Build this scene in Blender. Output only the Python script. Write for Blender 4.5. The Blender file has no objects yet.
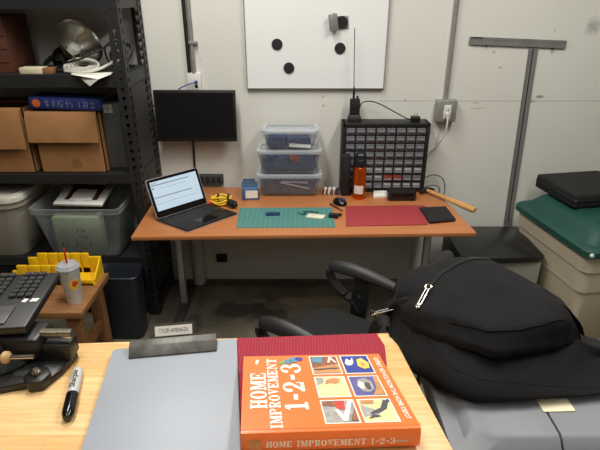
import bpy, bmesh, math, random
from mathutils import Vector, Matrix, noise
random.seed(7)
C = bpy.context.scene.collection
PI = math.pi
V = Vector

# ------------------------------------------------------------------ materials
def lin(c):
    return tuple(((v/255)/12.92 if v/255 <= .04045 else ((v/255+.055)/1.055)**2.4) for v in c)
def mat(name, rgb, rough=.6, metal=0, var=.12, scale=30, bump=0, bscale=200, spec=.5, stretch=None, coat=0):
    """principled with a little procedural noise in the colour"""
    m = bpy.data.materials.new(name); m.use_nodes = True
    n = m.node_tree.nodes; l = m.node_tree.links; b = n['Principled BSDF']
    c = lin(rgb)
    b.inputs['Roughness'].default_value = rough; b.inputs['Metallic'].default_value = metal
    b.inputs['Specular IOR Level'].default_value = spec
    if coat: b.inputs['Coat Weight'].default_value = coat
    tc = n.new('ShaderNodeTexCoord'); mp = n.new('ShaderNodeMapping')
    l.new(tc.outputs['Object'], mp.inputs[0])
    if stretch: mp.inputs['Scale'].default_value = stretch
    nz = n.new('ShaderNodeTexNoise'); nz.inputs['Scale'].default_value = scale; nz.inputs['Detail'].default_value = 5
    l.new(mp.outputs[0], nz.inputs[0])
    r = n.new('ShaderNodeValToRGB'); e = r.color_ramp.elements
    e[0].position = .3; e[1].position = .7
    e[0].color = (*[max(0, v*(1-var)) for v in c], 1); e[1].color = (*[min(1, v*(1+var)) for v in c], 1)
    l.new(nz.outputs[0], r.inputs[0]); l.new(r.outputs[0], b.inputs['Base Color'])
    if bump:
        z = n.new('ShaderNodeTexNoise'); z.inputs['Scale'].default_value = bscale; z.inputs['Detail'].default_value = 3
        l.new(mp.outputs[0], z.inputs[0])
        bp = n.new('ShaderNodeBump'); bp.inputs['Strength'].default_value = bump; bp.inputs['Distance'].default_value = .004
        l.new(z.outputs[0], bp.inputs['Height']); l.new(bp.outputs[0], b.inputs['Normal'])
    return m
def clear(name, rgb, alpha=.35, rough=.25):
    m = mat(name, rgb, rough, var=.05)
    n = m.node_tree.nodes; l = m.node_tree.links
    t = n.new('ShaderNodeBsdfTransparent'); t.inputs[0].default_value = (.93, .94, .95, 1)
    mx = n.new('ShaderNodeMixShader'); lw = n.new('ShaderNodeLayerWeight'); lw.inputs[0].default_value = .3
    ma = n.new('ShaderNodeMath'); ma.operation = 'MULTIPLY_ADD'; ma.inputs[1].default_value = .5; ma.inputs[2].default_value = alpha; ma.use_clamp = True
    l.new(lw.outputs['Facing'], ma.inputs[0]); l.new(ma.outputs[0], mx.inputs[0])
    l.new(t.outputs[0], mx.inputs[1]); l.new(n['Principled BSDF'].outputs[0], mx.inputs[2])
    l.new(mx.outputs[0], n['Material Output'].inputs[0])
    return m
def emit(name, rgb, s):
    m = mat(name, tuple(v*.35 for v in rgb), .3, var=.03)
    b = m.node_tree.nodes['Principled BSDF']
    b.inputs['Emission Color'].default_value = (*lin(rgb), 1); b.inputs['Emission Strength'].default_value = s
    return m

M = {}
def dm(k, *a, **kw): M[k] = mat(k, *a, **kw)
dm('black_plastic', (24, 24, 25), .45); dm('black_matte', (22, 22, 22), .8); dm('black_gloss', (12, 12, 13), .16)
dm('screen_off', (15, 15, 17), .35, var=.03); dm('black_steel', (38, 38, 39), .5, bump=.15, bscale=60); dm('panel_steel', (58, 57, 55), .55, var=.2, scale=6)
dm('rubber', (28, 28, 28), .75); dm('cord_black', (18, 18, 18), .55); dm('grey_steel', (138, 138, 135), .45, .3, var=.12, scale=12, stretch=(1, 1, .1))
dm('conduit', (150, 149, 145), .4, .3); dm('chrome', (205, 202, 192), .25, 1, var=.04); dm('brass', (190, 165, 110), .3, .9)
dm('white_plastic', (225, 224, 218), .45, var=.03); dm('white_paper', (236, 234, 226), .8, var=.04); dm('cream', (222, 212, 180), .8, var=.05)
dm('card', (160, 114, 70), .85, var=.1, scale=14, bump=.05); dm('card_dark', (140, 98, 60), .85, var=.15, scale=14)
dm('red_brown', (92, 52, 36), .7, var=.3, scale=12); dm('blue_print', (36, 48, 104), .45, var=.15, scale=20)
dm('white_cord', (206, 203, 194), .5, var=.05); dm('orange_print', (196, 96, 48), .6, var=.3); dm('grey_tag', (132, 134, 124), .7)
dm('grey_case', (58, 58, 56), .7, var=.15, scale=10); dm('green_print', (196, 212, 176), .6, var=.12, scale=40); dm('ink', (62, 62, 60), .8)
dm('blue_cloth', (52, 92, 130), .7); dm('lid_cream', (206, 204, 192), .5, var=.04); dm('yellow_plastic', (238, 190, 22), .45, var=.06)
dm('stool_wood', (142, 98, 60), .55, var=.22, scale=9, stretch=(1, 8, 8)); dm('navy_plastic', (40, 46, 58), .5); dm('cup_white', (232, 230, 226), .4, var=.02)
dm('cup_yellow', (240, 190, 60), .5); dm('cup_red', (205, 60, 60), .5); dm('straw_red', (190, 35, 40), .4); dm('cup_green', (90, 150, 80), .5)
dm('desk_edge', (196, 116, 62), .45, var=.12, scale=20); dm('lit_strip_white', (206, 204, 196), .55, var=.04); dm('silver', (196, 196, 198), .35, .6, var=.03)
dm('key', (40, 40, 42), .6); dm('bottle_orange', (226, 96, 22), .22, .75, var=.05); dm('label_white', (228, 222, 212), .7, var=.05)
dm('drawer_grey', (108, 110, 114), .35, var=.12, scale=40); dm('drawer_frame', (26, 27, 29), .5); dm('drawer_red', (150, 62, 52), .5, var=.3, scale=80)
dm('tag_white', (190, 188, 180), .7, var=.15, scale=120); dm('mouse_blue', (40, 56, 110), .35); dm('tool_wood', (206, 154, 92), .5, var=.15, scale=20)
dm('steel_dark', (70, 68, 64), .4, .8); dm('eraser', (225, 222, 200), .8); dm('blue_tool', (22, 62, 104), .45); dm('green_dark', (24, 72, 64), .6, var=.1, scale=8)
dm('tan_plastic', (208, 196, 174), .5, var=.05, scale=5); dm('case_black', (24, 24, 25), .85, bump=.3, bscale=300); dm('fridge_silver', (156, 155, 146), .4, .35, var=.05)
dm('fridge_top', (26, 27, 28), .3, var=.1); dm('tote_grey', (118, 121, 126), .5, var=.04, bump=.1, bscale=500); dm('tote_grey_line', (48, 52, 58), .7)
dm('pack_cloth', (14, 13, 14), .85, spec=.3, var=.15, scale=300, bump=.25, bscale=900); dm('pack_cloth_light', (19, 19, 20), .8, spec=.3, var=.15, scale=300, bump=.2, bscale=900); dm('webbing', (40, 40, 41), .8, bump=.2, bscale=600)
dm('chair_black', (34, 34, 35), .45, bump=.05, bscale=200); dm('chair_fabric', (24, 24, 25), .9, bump=.2, bscale=500)
dm('aluminium', (156, 161, 170), .55, .1, var=.05, scale=4); dm('clip_steel', (88, 86, 82), .45, .55, var=.35, scale=40); dm('book_orange', (242, 122, 62), .28, var=.04, scale=8)
dm('page_cream', (226, 214, 186), .85, var=.1, scale=60, stretch=(.1, .1, 14)); dm('vise_iron', (34, 33, 33), .38, .3, var=.25, scale=30, bump=.1, bscale=80); dm('palm_sheen_grey', (74, 74, 74), .4, .1)
dm('marker_grey', (186, 186, 184), .4, var=.03); dm('yellow_cord', (232, 186, 24), .5); dm('blue_box', (72, 104, 140), .6, var=.25, scale=60); dm('box_slate', (86, 108, 132), .6, var=.2, scale=40)
dm('content_navy', (66, 80, 122), .7, var=.5, scale=50); dm('content_grey', (84, 88, 100), .6, var=.4, scale=40); dm('content_orange', (196, 96, 66), .6); dm('content_white', (214, 214, 212), .6)
dm('magnet', (30, 30, 32), .6); dm('board_edge', (150, 150, 148), .4, .2); dm('tan_band', (196, 162, 112), .7); dm('blue_wire', (60, 80, 150), .5)
dm('t_blue', (54, 66, 150), .5); dm('t_violet', (96, 92, 150), .5); dm('t_tan', (196, 140, 92), .5, var=.25, scale=90); dm('t_cream', (238, 214, 158), .5, var=.12, scale=60); dm('t_grey', (160, 156, 152), .5, var=.25, scale=90)
dm('t_red', (200, 66, 58), .5); dm('t_dark', (74, 76, 84), .5); dm('t_yellow', (232, 196, 92), .5); dm('t_brown', (146, 92, 66), .5, var=.3, scale=120); dm('t_teal', (92, 140, 160), .5)
dm('box_print', (136, 146, 180), .6); dm('cross_green', (110, 160, 90), .5); dm('print_white', (244, 238, 228), .5, var=.02)
M['clear_plastic'] = clear('clear_plastic', (208, 212, 220), .05); M['clear_rim'] = clear('clear_rim', (214, 217, 222), .13); M['tote_clear'] = clear('tote_clear', (168, 172, 172), .2, .35); M['tote_frost'] = clear('tote_frost', (186, 180, 166), .72, .5)
M['screen_on'] = emit('screen_on', (206, 226, 240), .8)

def nodes_of(name, rough=.6):
    m = bpy.data.materials.new(name); m.use_nodes = True
    n = m.node_tree.nodes; l = m.node_tree.links
    n['Principled BSDF'].inputs['Roughness'].default_value = rough
    return m, n, l, n['Principled BSDF']
def mixc(n, l, fac, a, b, mode='MIX'):
    x = n.new('ShaderNodeMix'); x.data_type = 'RGBA'; x.blend_type = mode
    for s, v in ((x.inputs[0], fac), (x.inputs[6], a), (x.inputs[7], b)):
        if isinstance(v, (int, float)): s.default_value = v
        elif isinstance(v, tuple): s.default_value = (*v, 1)
        else: l.new(v, s)
    return x.outputs[2]
def mth(n, l, op, *a):
    x = n.new('ShaderNodeMath'); x.operation = op
    for i, v in enumerate(a):
        if isinstance(v, (int, float)): x.inputs[i].default_value = v
        else: l.new(v, x.inputs[i])
    return x.outputs[0]

def wall_material():
    m, n, l, b = nodes_of('painted_wall', .65)
    tc = n.new('ShaderNodeTexCoord'); sp = n.new('ShaderNodeSeparateXYZ'); l.new(tc.outputs['Object'], sp.inputs[0])
    nz = n.new('ShaderNodeTexNoise'); nz.inputs['Scale'].default_value = 2.2; nz.inputs['Detail'].default_value = 6; l.new(tc.outputs['Object'], nz.inputs[0])
    col = mixc(n, l, nz.outputs[0], lin((214, 213, 205)), lin((226, 226, 218)))
    # plasterboard joint line, right half
    d = mth(n, l, 'ABSOLUTE', mth(n, l, 'SUBTRACT', sp.outputs[2], 1.176))
    ln = mth(n, l, 'MULTIPLY', mth(n, l, 'LESS_THAN', d, .0035), mth(n, l, 'GREATER_THAN', sp.outputs[0], .45))
    col = mixc(n, l, mth(n, l, 'MULTIPLY', ln, .35), col, lin((150, 145, 132)))
    nf = n.new('ShaderNodeTexNoise'); nf.inputs['Scale'].default_value = 45; nf.inputs['Detail'].default_value = 3; l.new(tc.outputs['Object'], nf.inputs[0])
    for (x, z, rx, rz, c, s) in ((1.57, 1.57, .05, .055, (110, 106, 98), .5), (1.36, 1.2, .028, .012, (90, 82, 62), .75), (1.31, 1.175, .05, .01, (130, 110, 90), .5), (1.02, 1.135, .06, .004, (150, 92, 70), .6),
                              (1.0, 1.165, .03, .006, (165, 120, 95), .45), (1.11, 1.36, .012, .006, (110, 100, 90), .7), (1.06, 1.44, .012, .012, (150, 145, 130), .5), (1.38, 1.45, .012, .025, (170, 164, 150), .6),
                              (.13, 1.2, .007, .012, (140, 100, 70), .6), (.135, 1.15, .01, .008, (140, 100, 70), .6), (1.37, 1.55, .005, .006, (90, 86, 80), .7), (.6, 1.18, .008, .008, (40, 38, 36), .9), (-.55, 1.40, .006, .006, (120, 116, 110), .6)):
        a = mth(n, l, 'DIVIDE', mth(n, l, 'SUBTRACT', sp.outputs[0], x), rx); e = mth(n, l, 'DIVIDE', mth(n, l, 'SUBTRACT', sp.outputs[2], z), rz)
        r = mth(n, l, 'ADD', mth(n, l, 'SQRT', mth(n, l, 'ADD', mth(n, l, 'MULTIPLY', a, a), mth(n, l, 'MULTIPLY', e, e))), mth(n, l, 'MULTIPLY', nf.outputs[0], .9))
        mr = n.new('ShaderNodeMapRange'); l.new(r, mr.inputs[0]); mr.inputs[1].default_value = 1.5; mr.inputs[2].default_value = .7; mr.inputs[3].default_value = 0; mr.inputs[4].default_value = s
        col = mixc(n, l, mr.outputs[0], col, lin(c))
    l.new(col, b.inputs['Base Color'])
    bp = n.new('ShaderNodeBump'); bp.inputs['Strength'].default_value = .06; bp.inputs['Distance'].default_value = .004; l.new(nf.outputs[0], bp.inputs['Height']); l.new(bp.outputs[0], b.inputs['Normal'])
    return m
def floor_material():
    m, n, l, b = nodes_of('stained_concrete', .7)
    tc = n.new('ShaderNodeTexCoord')
    nz = n.new('ShaderNodeTexNoise'); nz.inputs['Scale'].default_value = 3; nz.inputs['Detail'].default_value = 8; nz.inputs['Roughness'].default_value = .65; l.new(tc.outputs['Object'], nz.inputs[0])
    r = n.new('ShaderNodeValToRGB'); e = r.color_ramp.elements; e[0].position = .35; e[1].position = .7
    e[0].color = (*lin((86, 80, 67)), 1); e[1].color = (*lin((124, 116, 98)), 1); l.new(nz.outputs[0], r.inputs[0])
    sp = n.new('ShaderNodeSeparateXYZ'); l.new(tc.outputs['Object'], sp.inputs[0])
    n2 = n.new('ShaderNodeTexNoise'); n2.inputs['Scale'].default_value = 7; n2.inputs['Detail'].default_value = 5; l.new(tc.outputs['Object'], n2.inputs[0])
    col = r.outputs[0]
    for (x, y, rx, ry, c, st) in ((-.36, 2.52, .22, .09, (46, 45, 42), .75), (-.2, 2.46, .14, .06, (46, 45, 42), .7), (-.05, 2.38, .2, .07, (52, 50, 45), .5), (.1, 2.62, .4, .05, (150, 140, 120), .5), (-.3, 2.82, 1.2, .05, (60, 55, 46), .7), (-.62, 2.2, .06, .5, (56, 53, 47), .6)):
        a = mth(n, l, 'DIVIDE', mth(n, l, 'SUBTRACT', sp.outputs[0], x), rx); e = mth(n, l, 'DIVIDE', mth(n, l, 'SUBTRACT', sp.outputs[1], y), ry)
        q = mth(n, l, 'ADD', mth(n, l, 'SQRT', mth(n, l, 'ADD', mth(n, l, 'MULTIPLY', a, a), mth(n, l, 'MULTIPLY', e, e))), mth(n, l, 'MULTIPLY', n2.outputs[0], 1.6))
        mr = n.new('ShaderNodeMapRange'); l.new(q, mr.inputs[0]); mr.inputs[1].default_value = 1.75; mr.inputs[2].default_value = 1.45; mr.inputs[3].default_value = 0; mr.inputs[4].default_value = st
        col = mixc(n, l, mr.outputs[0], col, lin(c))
    l.new(col, b.inputs['Base Color'])
    return m
def butcher_material(name, c0, c1, blk=(.28, .045), grain=(2, 26, 26), rough=.35):
    m, n, l, b = nodes_of(name, rough)
    tc = n.new('ShaderNodeTexCoord')
    br = n.new('ShaderNodeTexBrick'); l.new(tc.outputs['Object'], br.inputs[0]); br.inputs['Scale'].default_value = 1
    br.inputs['Brick Width'].default_value = blk[0]; br.inputs['Row Height'].default_value = blk[1]; br.inputs['Mortar Size'].default_value = .0004; br.inputs['Bias'].default_value = 0
    br.inputs['Color1'].default_value = (*lin(c0), 1); br.inputs['Color2'].default_value = (*lin(c1), 1); br.inputs['Mortar'].default_value = (*[v*.8 for v in lin(c0)], 1)
    mp = n.new('ShaderNodeMapping'); mp.inputs['Scale'].default_value = grain; l.new(tc.outputs['Object'], mp.inputs[0])
    nz = n.new('ShaderNodeTexNoise'); nz.inputs['Scale'].default_value = 6; nz.inputs['Detail'].default_value = 6; l.new(mp.outputs[0], nz.inputs[0])
    r = n.new('ShaderNodeValToRGB'); e = r.color_ramp.elements; e[0].position = .35; e[1].position = .65; e[0].color = (.86, .81, .73, 1); e[1].color = (1, 1, 1, 1); l.new(nz.outputs[0], r.inputs[0])
    l.new(mixc(n, l, 1.0, br.outputs[0], r.outputs[0], 'MULTIPLY'), b.inputs['Base Color'])
    return m
def grid_material(name, base, line, step, w, rough=.6):
    m, n, l, b = nodes_of(name, rough)
    tc = n.new('ShaderNodeTexCoord'); sp = n.new('ShaderNodeSeparateXYZ'); l.new(tc.outputs['Object'], sp.inputs[0])
    g = None
    for i in (0, 1):
        q = mth(n, l, 'LESS_THAN', mth(n, l, 'FRACT', mth(n, l, 'ADD', mth(n, l, 'DIVIDE', sp.outputs[i], step), 40.0)), w)
        g = q if g is None else mth(n, l, 'MAXIMUM', g, q)
    nz = n.new('ShaderNodeTexNoise'); nz.inputs['Scale'].default_value = 25; l.new(tc.outputs['Object'], nz.inputs[0])
    c = mixc(n, l, nz.outputs[0], tuple(v*.9 for v in lin(base)), tuple(v*1.1 for v in lin(base)))
    l.new(mixc(n, l, mth(n, l, 'MULTIPLY', g, .8), c, lin(line)), b.inputs['Base Color'])
    return m
def weave_material(name, c0, c1, step):
    m, n, l, b = nodes_of(name, .85)
    tc = n.new('ShaderNodeTexCoord'); sp = n.new('ShaderNodeSeparateXYZ'); l.new(tc.outputs['Object'], sp.inputs[0])
    a = mth(n, l, 'SINE', mth(n, l, 'MULTIPLY', sp.outputs[0], 2*PI/step)); c = mth(n, l, 'SINE', mth(n, l, 'MULTIPLY', sp.outputs[1], 2*PI/step))
    h = mth(n, l, 'MULTIPLY_ADD', mth(n, l, 'MAXIMUM', a, c), .5, .5)
    l.new(mixc(n, l, h, lin(c0), lin(c1)), b.inputs['Base Color'])
    bp = n.new('ShaderNodeBump'); bp.inputs['Strength'].default_value = .5; bp.inputs['Distance'].default_value = .002; l.new(h, bp.inputs['Height']); l.new(bp.outputs[0], b.inputs['Normal'])
    return m
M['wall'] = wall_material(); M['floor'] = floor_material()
M['bench_wood'] = butcher_material('bench_wood', (222, 178, 118), (236, 200, 146))
M['desk_wood'] = butcher_material('desk_wood', (188, 121, 75), (192, 126, 79), (3, 3), (1.2, 16, 16), .4)
M['cut_mat'] = grid_material('cut_mat', (70, 128, 124), (128, 168, 152), .0254, .07)
M['red_mat'] = mat('red_mat', (158, 52, 58), .75, var=.06, scale=90); M['red_weave'] = weave_material('red_weave', (108, 22, 38), (166, 44, 62), .006)
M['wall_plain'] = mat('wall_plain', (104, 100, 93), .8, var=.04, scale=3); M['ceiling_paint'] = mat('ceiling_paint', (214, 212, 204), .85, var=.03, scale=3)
M['board_white'] = mat('board_white', (240, 241, 240), .3, var=.01, scale=4)

# ------------------------------------------------------------------ mesh helpers
def R(axis, deg): return Matrix.Rotation(math.radians(deg), 4, axis)
def T(x, y, z): return Matrix.Translation((x, y, z))
def box(bm, c, s, rot=None, bev=0, seg=2, mi=0):
    m = T(*c) @ (rot if rot else Matrix.Identity(4)) @ Matrix.Diagonal((*s, 1))
    n0 = set(bm.faces)
    r = bmesh.ops.create_cube(bm, size=1, matrix=m)
    if bev:
        es = list({e for v in r['verts'] for e in v.link_edges})
        bmesh.ops.bevel(bm, geom=es, offset=min(bev, min(s)*.49), segments=seg, profile=.5, affect='EDGES')
    for f in bm.faces:
        if f not in n0: f.material_index = mi
def b2(bm, x0, x1, y0, y1, z0, z1, **k): box(bm, ((x0+x1)/2, (y0+y1)/2, (z0+z1)/2), (x1-x0, y1-y0, z1-z0), **k)
def loft(bm, rings, cap=True, closed=True, mi=0):
    vs = [[bm.verts.new(p) for p in r] for r in rings]
    n = len(rings[0])
    for a, b in zip(vs, vs[1:]):
        for i in range(n if closed else n-1):
            f = bm.faces.new((a[i], a[(i+1) % n], b[(i+1) % n], b[i])); f.material_index = mi
    if cap:
        for r in (list(reversed(vs[0])), vs[-1]):
            f = bm.faces.new(r); f.material_index = mi
def frames(pts, closed=False):
    P = [V(p) for p in pts]; out = []; nrm = None
    for i, p in enumerate(P):
        if closed: t = P[(i+1) % len(P)] - P[i-1]
        else: t = P[min(i+1, len(P)-1)] - P[max(i-1, 0)]
        t.normalize()
        if nrm is None:
            nrm = t.orthogonal().normalized()
        else:
            nrm = (nrm - t*nrm.dot(t)); nrm = nrm.normalized() if nrm.length > 1e-6 else t.orthogonal().normalized()
        out.append((p, t, nrm, t.cross(nrm)))
    return out
def smooth_pts(pts, k=6, closed=False):
    P = [V(p) for p in pts]; out = []; n = len(P)
    for i in range(n if closed else n-1):
        g = (lambda j: P[j % n]) if closed else (lambda j: P[max(0, min(n-1, j))])
        a, b, c, d = g(i-1), g(i), g(i+1), g(i+2)
        for s in range(k):
            t = s/k
            out.append(.5*((2*b)+(-a+c)*t+(2*a-5*b+4*c-d)*t*t+(-a+3*b-3*c+d)*t**3))
    if not closed: out.append(P[-1])
    return out
def tube(bm, pts, r, n=8, closed=False, mi=0, flat=1.0):
    fr = frames(pts, closed); rings = []
    for i, (p, t, a, b) in enumerate(fr):
        rr = r(i/max(1, len(fr)-1)) if callable(r) else r
        rings.append([p + a*rr*math.cos(2*PI*k/n) + b*rr*flat*math.sin(2*PI*k/n) for k in range(n)])
    if closed:
        rings.append(rings[0]); vs = [[bm.verts.new(q) for q in g] for g in rings[:-1]]
        for i in range(len(vs)):
            A, B = vs[i], vs[(i+1) % len(vs)]
            for k in range(n): bm.faces.new((A[k], A[(k+1) % n], B[(k+1) % n], B[k])).material_index = mi
    else: loft(bm, rings, mi=mi)
def strap(bm, pts, w, th, up=(0, 0, 1), mi=0):
    P = [V(p) for p in pts]; rings = []
    for i, p in enumerate(P):
        t = (P[min(i+1, len(P)-1)]-P[max(i-1, 0)]).normalized(); s = t.cross(V(up)).normalized(); u = s.cross(t).normalized()
        rings.append([p+s*w/2+u*th/2, p-s*w/2+u*th/2, p-s*w/2-u*th/2, p+s*w/2-u*th/2])
    loft(bm, rings, mi=mi)
def cyl(bm, p0, p1, r0, r1=None, n=20, mi=0):
    tube(bm, [p0, p1], (lambda t: r0 + ((r1 if r1 is not None else r0)-r0)*t), n, mi=mi)
def lathe(bm, prof, m=None, n=28, mi=0):
    m = m or Matrix.Identity(4)
    rings = [[m @ V((max(r, 1e-5)*math.cos(2*PI*k/n), max(r, 1e-5)*math.sin(2*PI*k/n), z)) for k in range(n)] for r, z in prof]
    loft(bm, rings, mi=mi)
def prism(bm, poly, z0, z1, m=None, bev=0, mi=0):
    m = m or Matrix.Identity(4)
    n0 = set(bm.faces)
    loft(bm, [[m @ V((x, y, z)) for x, y in poly] for z in (z0, z1)], mi=mi)
    if bev:
        nf = [f for f in bm.faces if f not in n0]; es = list({e for f in nf for e in f.edges})
        bmesh.ops.bevel(bm, geom=es, offset=bev, segments=2, profile=.5, affect='EDGES')
def rrect(w, d, r, k=5, cx=0, cy=0):
    out = []
    for (sx, sy, a0) in ((1, 1, 0), (-1, 1, 90), (-1, -1, 180), (1, -1, 270)):
        for i in range(k+1):
            a = math.radians(a0+90*i/k); out.append((cx+sx*(w/2-r)+r*math.cos(a), cy+sy*(d/2-r)+r*math.sin(a)))
    return out
def ngon(c, r, k, a0=0): return [(c[0]+r*math.cos(a0+2*PI*i/k), c[1]+r*math.sin(a0+2*PI*i/k)) for i in range(k)]
ROOTM = {}
def rootm(o):
    while o.parent: o = o.parent
    return ROOTM.get(o.name, Matrix.Identity(4))
def build(name, bm, m, parent=None, world=False, ang=35, label=None):
    if parent is not None and world: bmesh.ops.transform(bm, matrix=rootm(parent).inverted(), verts=bm.verts)
    bmesh.ops.recalc_face_normals(bm, faces=bm.faces)
    me = bpy.data.meshes.new(name); bm.to_mesh(me); bm.free()
    for k in (m if isinstance(m, (list, tuple)) else [m]): me.materials.append(M[k])
    me.polygons.foreach_set('use_smooth', [True]*len(me.polygons)); me.set_sharp_from_angle(angle=math.radians(ang))
    o = bpy.data.objects.new(name, me); C.objects.link(o)
    if parent is not None: o.parent = parent
    if label: o['label'] = label
    return o
def thing(name, label, cat, loc=(0, 0, 0), rz=0, group=None):
    o = bpy.data.objects.new(name, None); C.objects.link(o); o.empty_display_size = .05
    o.location = loc; o.rotation_euler = (0, 0, math.radians(rz)); o['label'] = label; o['category'] = cat
    if group: o['group'] = group
    ROOTM[o.name] = T(*loc) @ R('Z', rz)
    return o
def tag(o, label, cat, group=None):
    o['label'] = label; o['category'] = cat
    if group: o['group'] = group
    return o
def struct(name, bm, m, **k):
    o = build(name, bm, m, **k); o['kind'] = 'structure'; return o
def dup(root, loc, label, rz=None):
    r = root.copy(); C.objects.link(r); r.location = loc; r['label'] = label
    if rz is not None: r.rotation_euler = (0, 0, math.radians(rz))
    for ch in list(root.children):
        c = ch.copy(); C.objects.link(c); c.parent = r
        for g in ch.children:
            d = g.copy(); C.objects.link(d); d.parent = c
    return r
nb = bmesh.new
def recentre(o):
    """move a one-mesh thing's origin to its base"""
    me = o.data; xs = [v.co for v in me.vertices]
    c = V((sum(v.x for v in xs)/len(xs), sum(v.y for v in xs)/len(xs), min(v.z for v in xs)))
    me.transform(Matrix.Translation(-c)); o.location = c
    return o
def textmesh(bm, s, h, m, w=None, mi=0, off=0):
    """letters h high, optionally squeezed to width w; text runs along m's local x, stands along local y, centred"""
    cu = bpy.data.curves.new('t', 'FONT'); cu.body = s; cu.size = 1; cu.align_x = 'CENTER'; cu.align_y = 'CENTER'; cu.offset = off
    o = bpy.data.objects.new('t', cu); C.objects.link(o)
    dg = bpy.context.evaluated_depsgraph_get(); me = bpy.data.meshes.new_from_object(o.evaluated_get(dg))
    xs = [v.co.x for v in me.vertices]; ys = [v.co.y for v in me.vertices]
    sy = h/.7; sx = (w/(max(xs)-min(xs))) if w else sy
    me.transform(m @ Matrix.Diagonal((sx, sy, 1, 1)))
    n0 = len(bm.faces); bm.from_mesh(me); bm.faces.ensure_lookup_table()
    for f in bm.faces[n0:]: f.material_index = mi
    bpy.data.objects.remove(o); bpy.data.curves.remove(cu); bpy.data.meshes.remove(me)

# slab-serif letters for the book: polygons in a unit cell
def arc(cx, cy, rx, ry, tx, ty, a0, a1, k=14):
    q = []
    for i in range(k):
        A, B = [math.radians(a0+(a1-a0)*j/k) for j in (i, i+1)]
        q.append([(cx+rx*math.cos(A), cy+ry*math.sin(A)), (cx+rx*math.cos(B), cy+ry*math.sin(B)), (cx+(rx-tx)*math.cos(B), cy+(ry-ty)*math.sin(B)), (cx+(rx-tx)*math.cos(A), cy+(ry-ty)*math.sin(A))])
    return q
def rc(x0, y0, x1, y1): return [(x0, y0), (x1, y0), (x1, y1), (x0, y1)]
t_ = .13
GL = {
 'H': [rc(.08, 0, .36, 1), rc(.64, 0, .92, 1), rc(.36, .45, .64, .56), rc(0, 0, .44, t_), rc(0, 1-t_, .44, 1), rc(.56, 0, 1, t_), rc(.56, 1-t_, 1, 1)],
 'O': arc(.5, .5, .5, .5, .3, .09, 0, 360, 24),
 'M': [rc(.08, 0, .2, 1), rc(.7, 0, .94, 1), [(.08, 1), (.32, 1), (.56, .18), (.44, 0)], [(.44, 0), (.56, .18), (.76, 1), (.66, 1)], rc(0, 0, .3, t_), rc(0, 1-t_, .3, 1), rc(.6, 0, 1.02, t_), rc(.7, 1-t_, 1.02, 1)],
 'E': [rc(.08, 0, .38, 1), rc(0, 0, .9, t_), rc(0, 1-t_, .88, 1), rc(.38, .46, .66, .55), rc(.6, .34, .68, .66), rc(.8, 0, .92, .32), rc(.8, .7, .9, 1)],
 'I': [rc(.3, 0, .7, 1), rc(.12, 0, .88, t_), rc(.12, 1-t_, .88, 1)],
 'P': [rc(.08, 0, .38, 1), rc(0, 0, .5, t_), rc(0, 1-t_, .5, 1)] + arc(.5, .73, .48, .27, .28, .09, -90, 90),
 'R': [rc(.08, 0, .36, 1), rc(0, 0, .44, t_), rc(0, 1-t_, .5, 1), [(.4, .48), (.66, .48), (.98, 0), (.68, 0)], rc(.62, 0, 1.02, t_)] + arc(.48, .74, .46, .26, .26, .09, -90, 90),
 'V': [[(.06, 1), (.38, 1), (.6, .25), (.46, 0)], [(.46, 0), (.6, .25), (.9, 1), (.78, 1)], rc(0, 1-t_, .46, 1), rc(.64, 1-t_, 1, 1)],
 'N': [rc(.1, 0, .22, 1), rc(.78, 0, .9, 1), [(.08, 1), (.36, 1), (.9, 0), (.74, 0)], rc(0, 0, .34, t_), rc(0, 1-t_, .3, 1), rc(.64, 1-t_, 1, 1)],
 'T': [rc(.35, 0, .65, 1), rc(.2, 0, .8, t_), rc(0, 1-t_, 1, 1), rc(0, .68, .1, 1), rc(.9, .68, 1, 1)],
 '1': [rc(.34, 0, .68, 1), rc(.1, 0, .92, t_), [(.1, .8), (.34, .8), (.34, 1), (.3, 1)]],
 '2': arc(.48, .7, .46, .3, .3, .09, -40, 180) + arc(.18, .68, .16, .12, .15, .11, 0, 360, 10) + [[(.55, .52), (.83, .51), (.4, .16), (.1, .1)], rc(.06, 0, .94, .17), rc(.84, 0, .94, .34)],
 '3': arc(.46, .75, .42, .25, .28, .08, -90, 160) + arc(.46, .27, .48, .27, .3, .08, -160, 90) + arc(.17, .74, .14, .1, .13, .09, 0, 360, 10) + arc(.14, .26, .14, .1, .13, .09, 0, 360, 10),
 '-': [rc(.1, .38, .9, .56)], ' ': []}
def slab(bm, s, fn, x0, x1, y0, y1, mi=0, gap=.12):
    """writes s between x0..x1, y0..y1 through fn(x, y) -> point"""
    wd = {'I': .62, '1': .75, '-': .6, ' ': .5, 'M': 1.2}
    tot = sum(wd.get(c, 1) for c in s) + gap*(len(s)-1); x = 0
    for c in s:
        w = wd.get(c, 1)
        for q in GL[c]:
            bm.faces.new([bm.verts.new(fn(x0+(x1-x0)*(x+px*w)/tot, y0+(y1-y0)*py)) for px, py in q]).material_index = mi
        x += w+gap

# ------------------------------------------------------------------ the room
W = 2.88  # wall and object positions below unprojected from image pixels, then hardcoded
bm = nb(); b2(bm, -2.4, 2.4, W, W+.1, 0, 3.0); struct('wall_back', bm, 'wall')
bm = nb(); b2(bm, -2.5, -2.4, -2.2, W+.1, 0, 3.0); struct('wall_left', bm, 'wall_plain')
bm = nb(); b2(bm, 2.4, 2.5, -2.2, W+.1, 0, 3.0); struct('wall_right', bm, 'wall_plain')
bm = nb(); b2(bm, -2.5, 2.5, -2.3, -2.2, 0, 3.0); struct('wall_front', bm, 'wall_plain')
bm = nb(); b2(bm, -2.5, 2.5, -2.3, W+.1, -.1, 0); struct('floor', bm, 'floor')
bm = nb(); b2(bm, -2.5, 2.5, -2.3, W+.1, 3.0, 3.1); struct('ceiling', bm, 'ceiling_paint')

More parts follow.
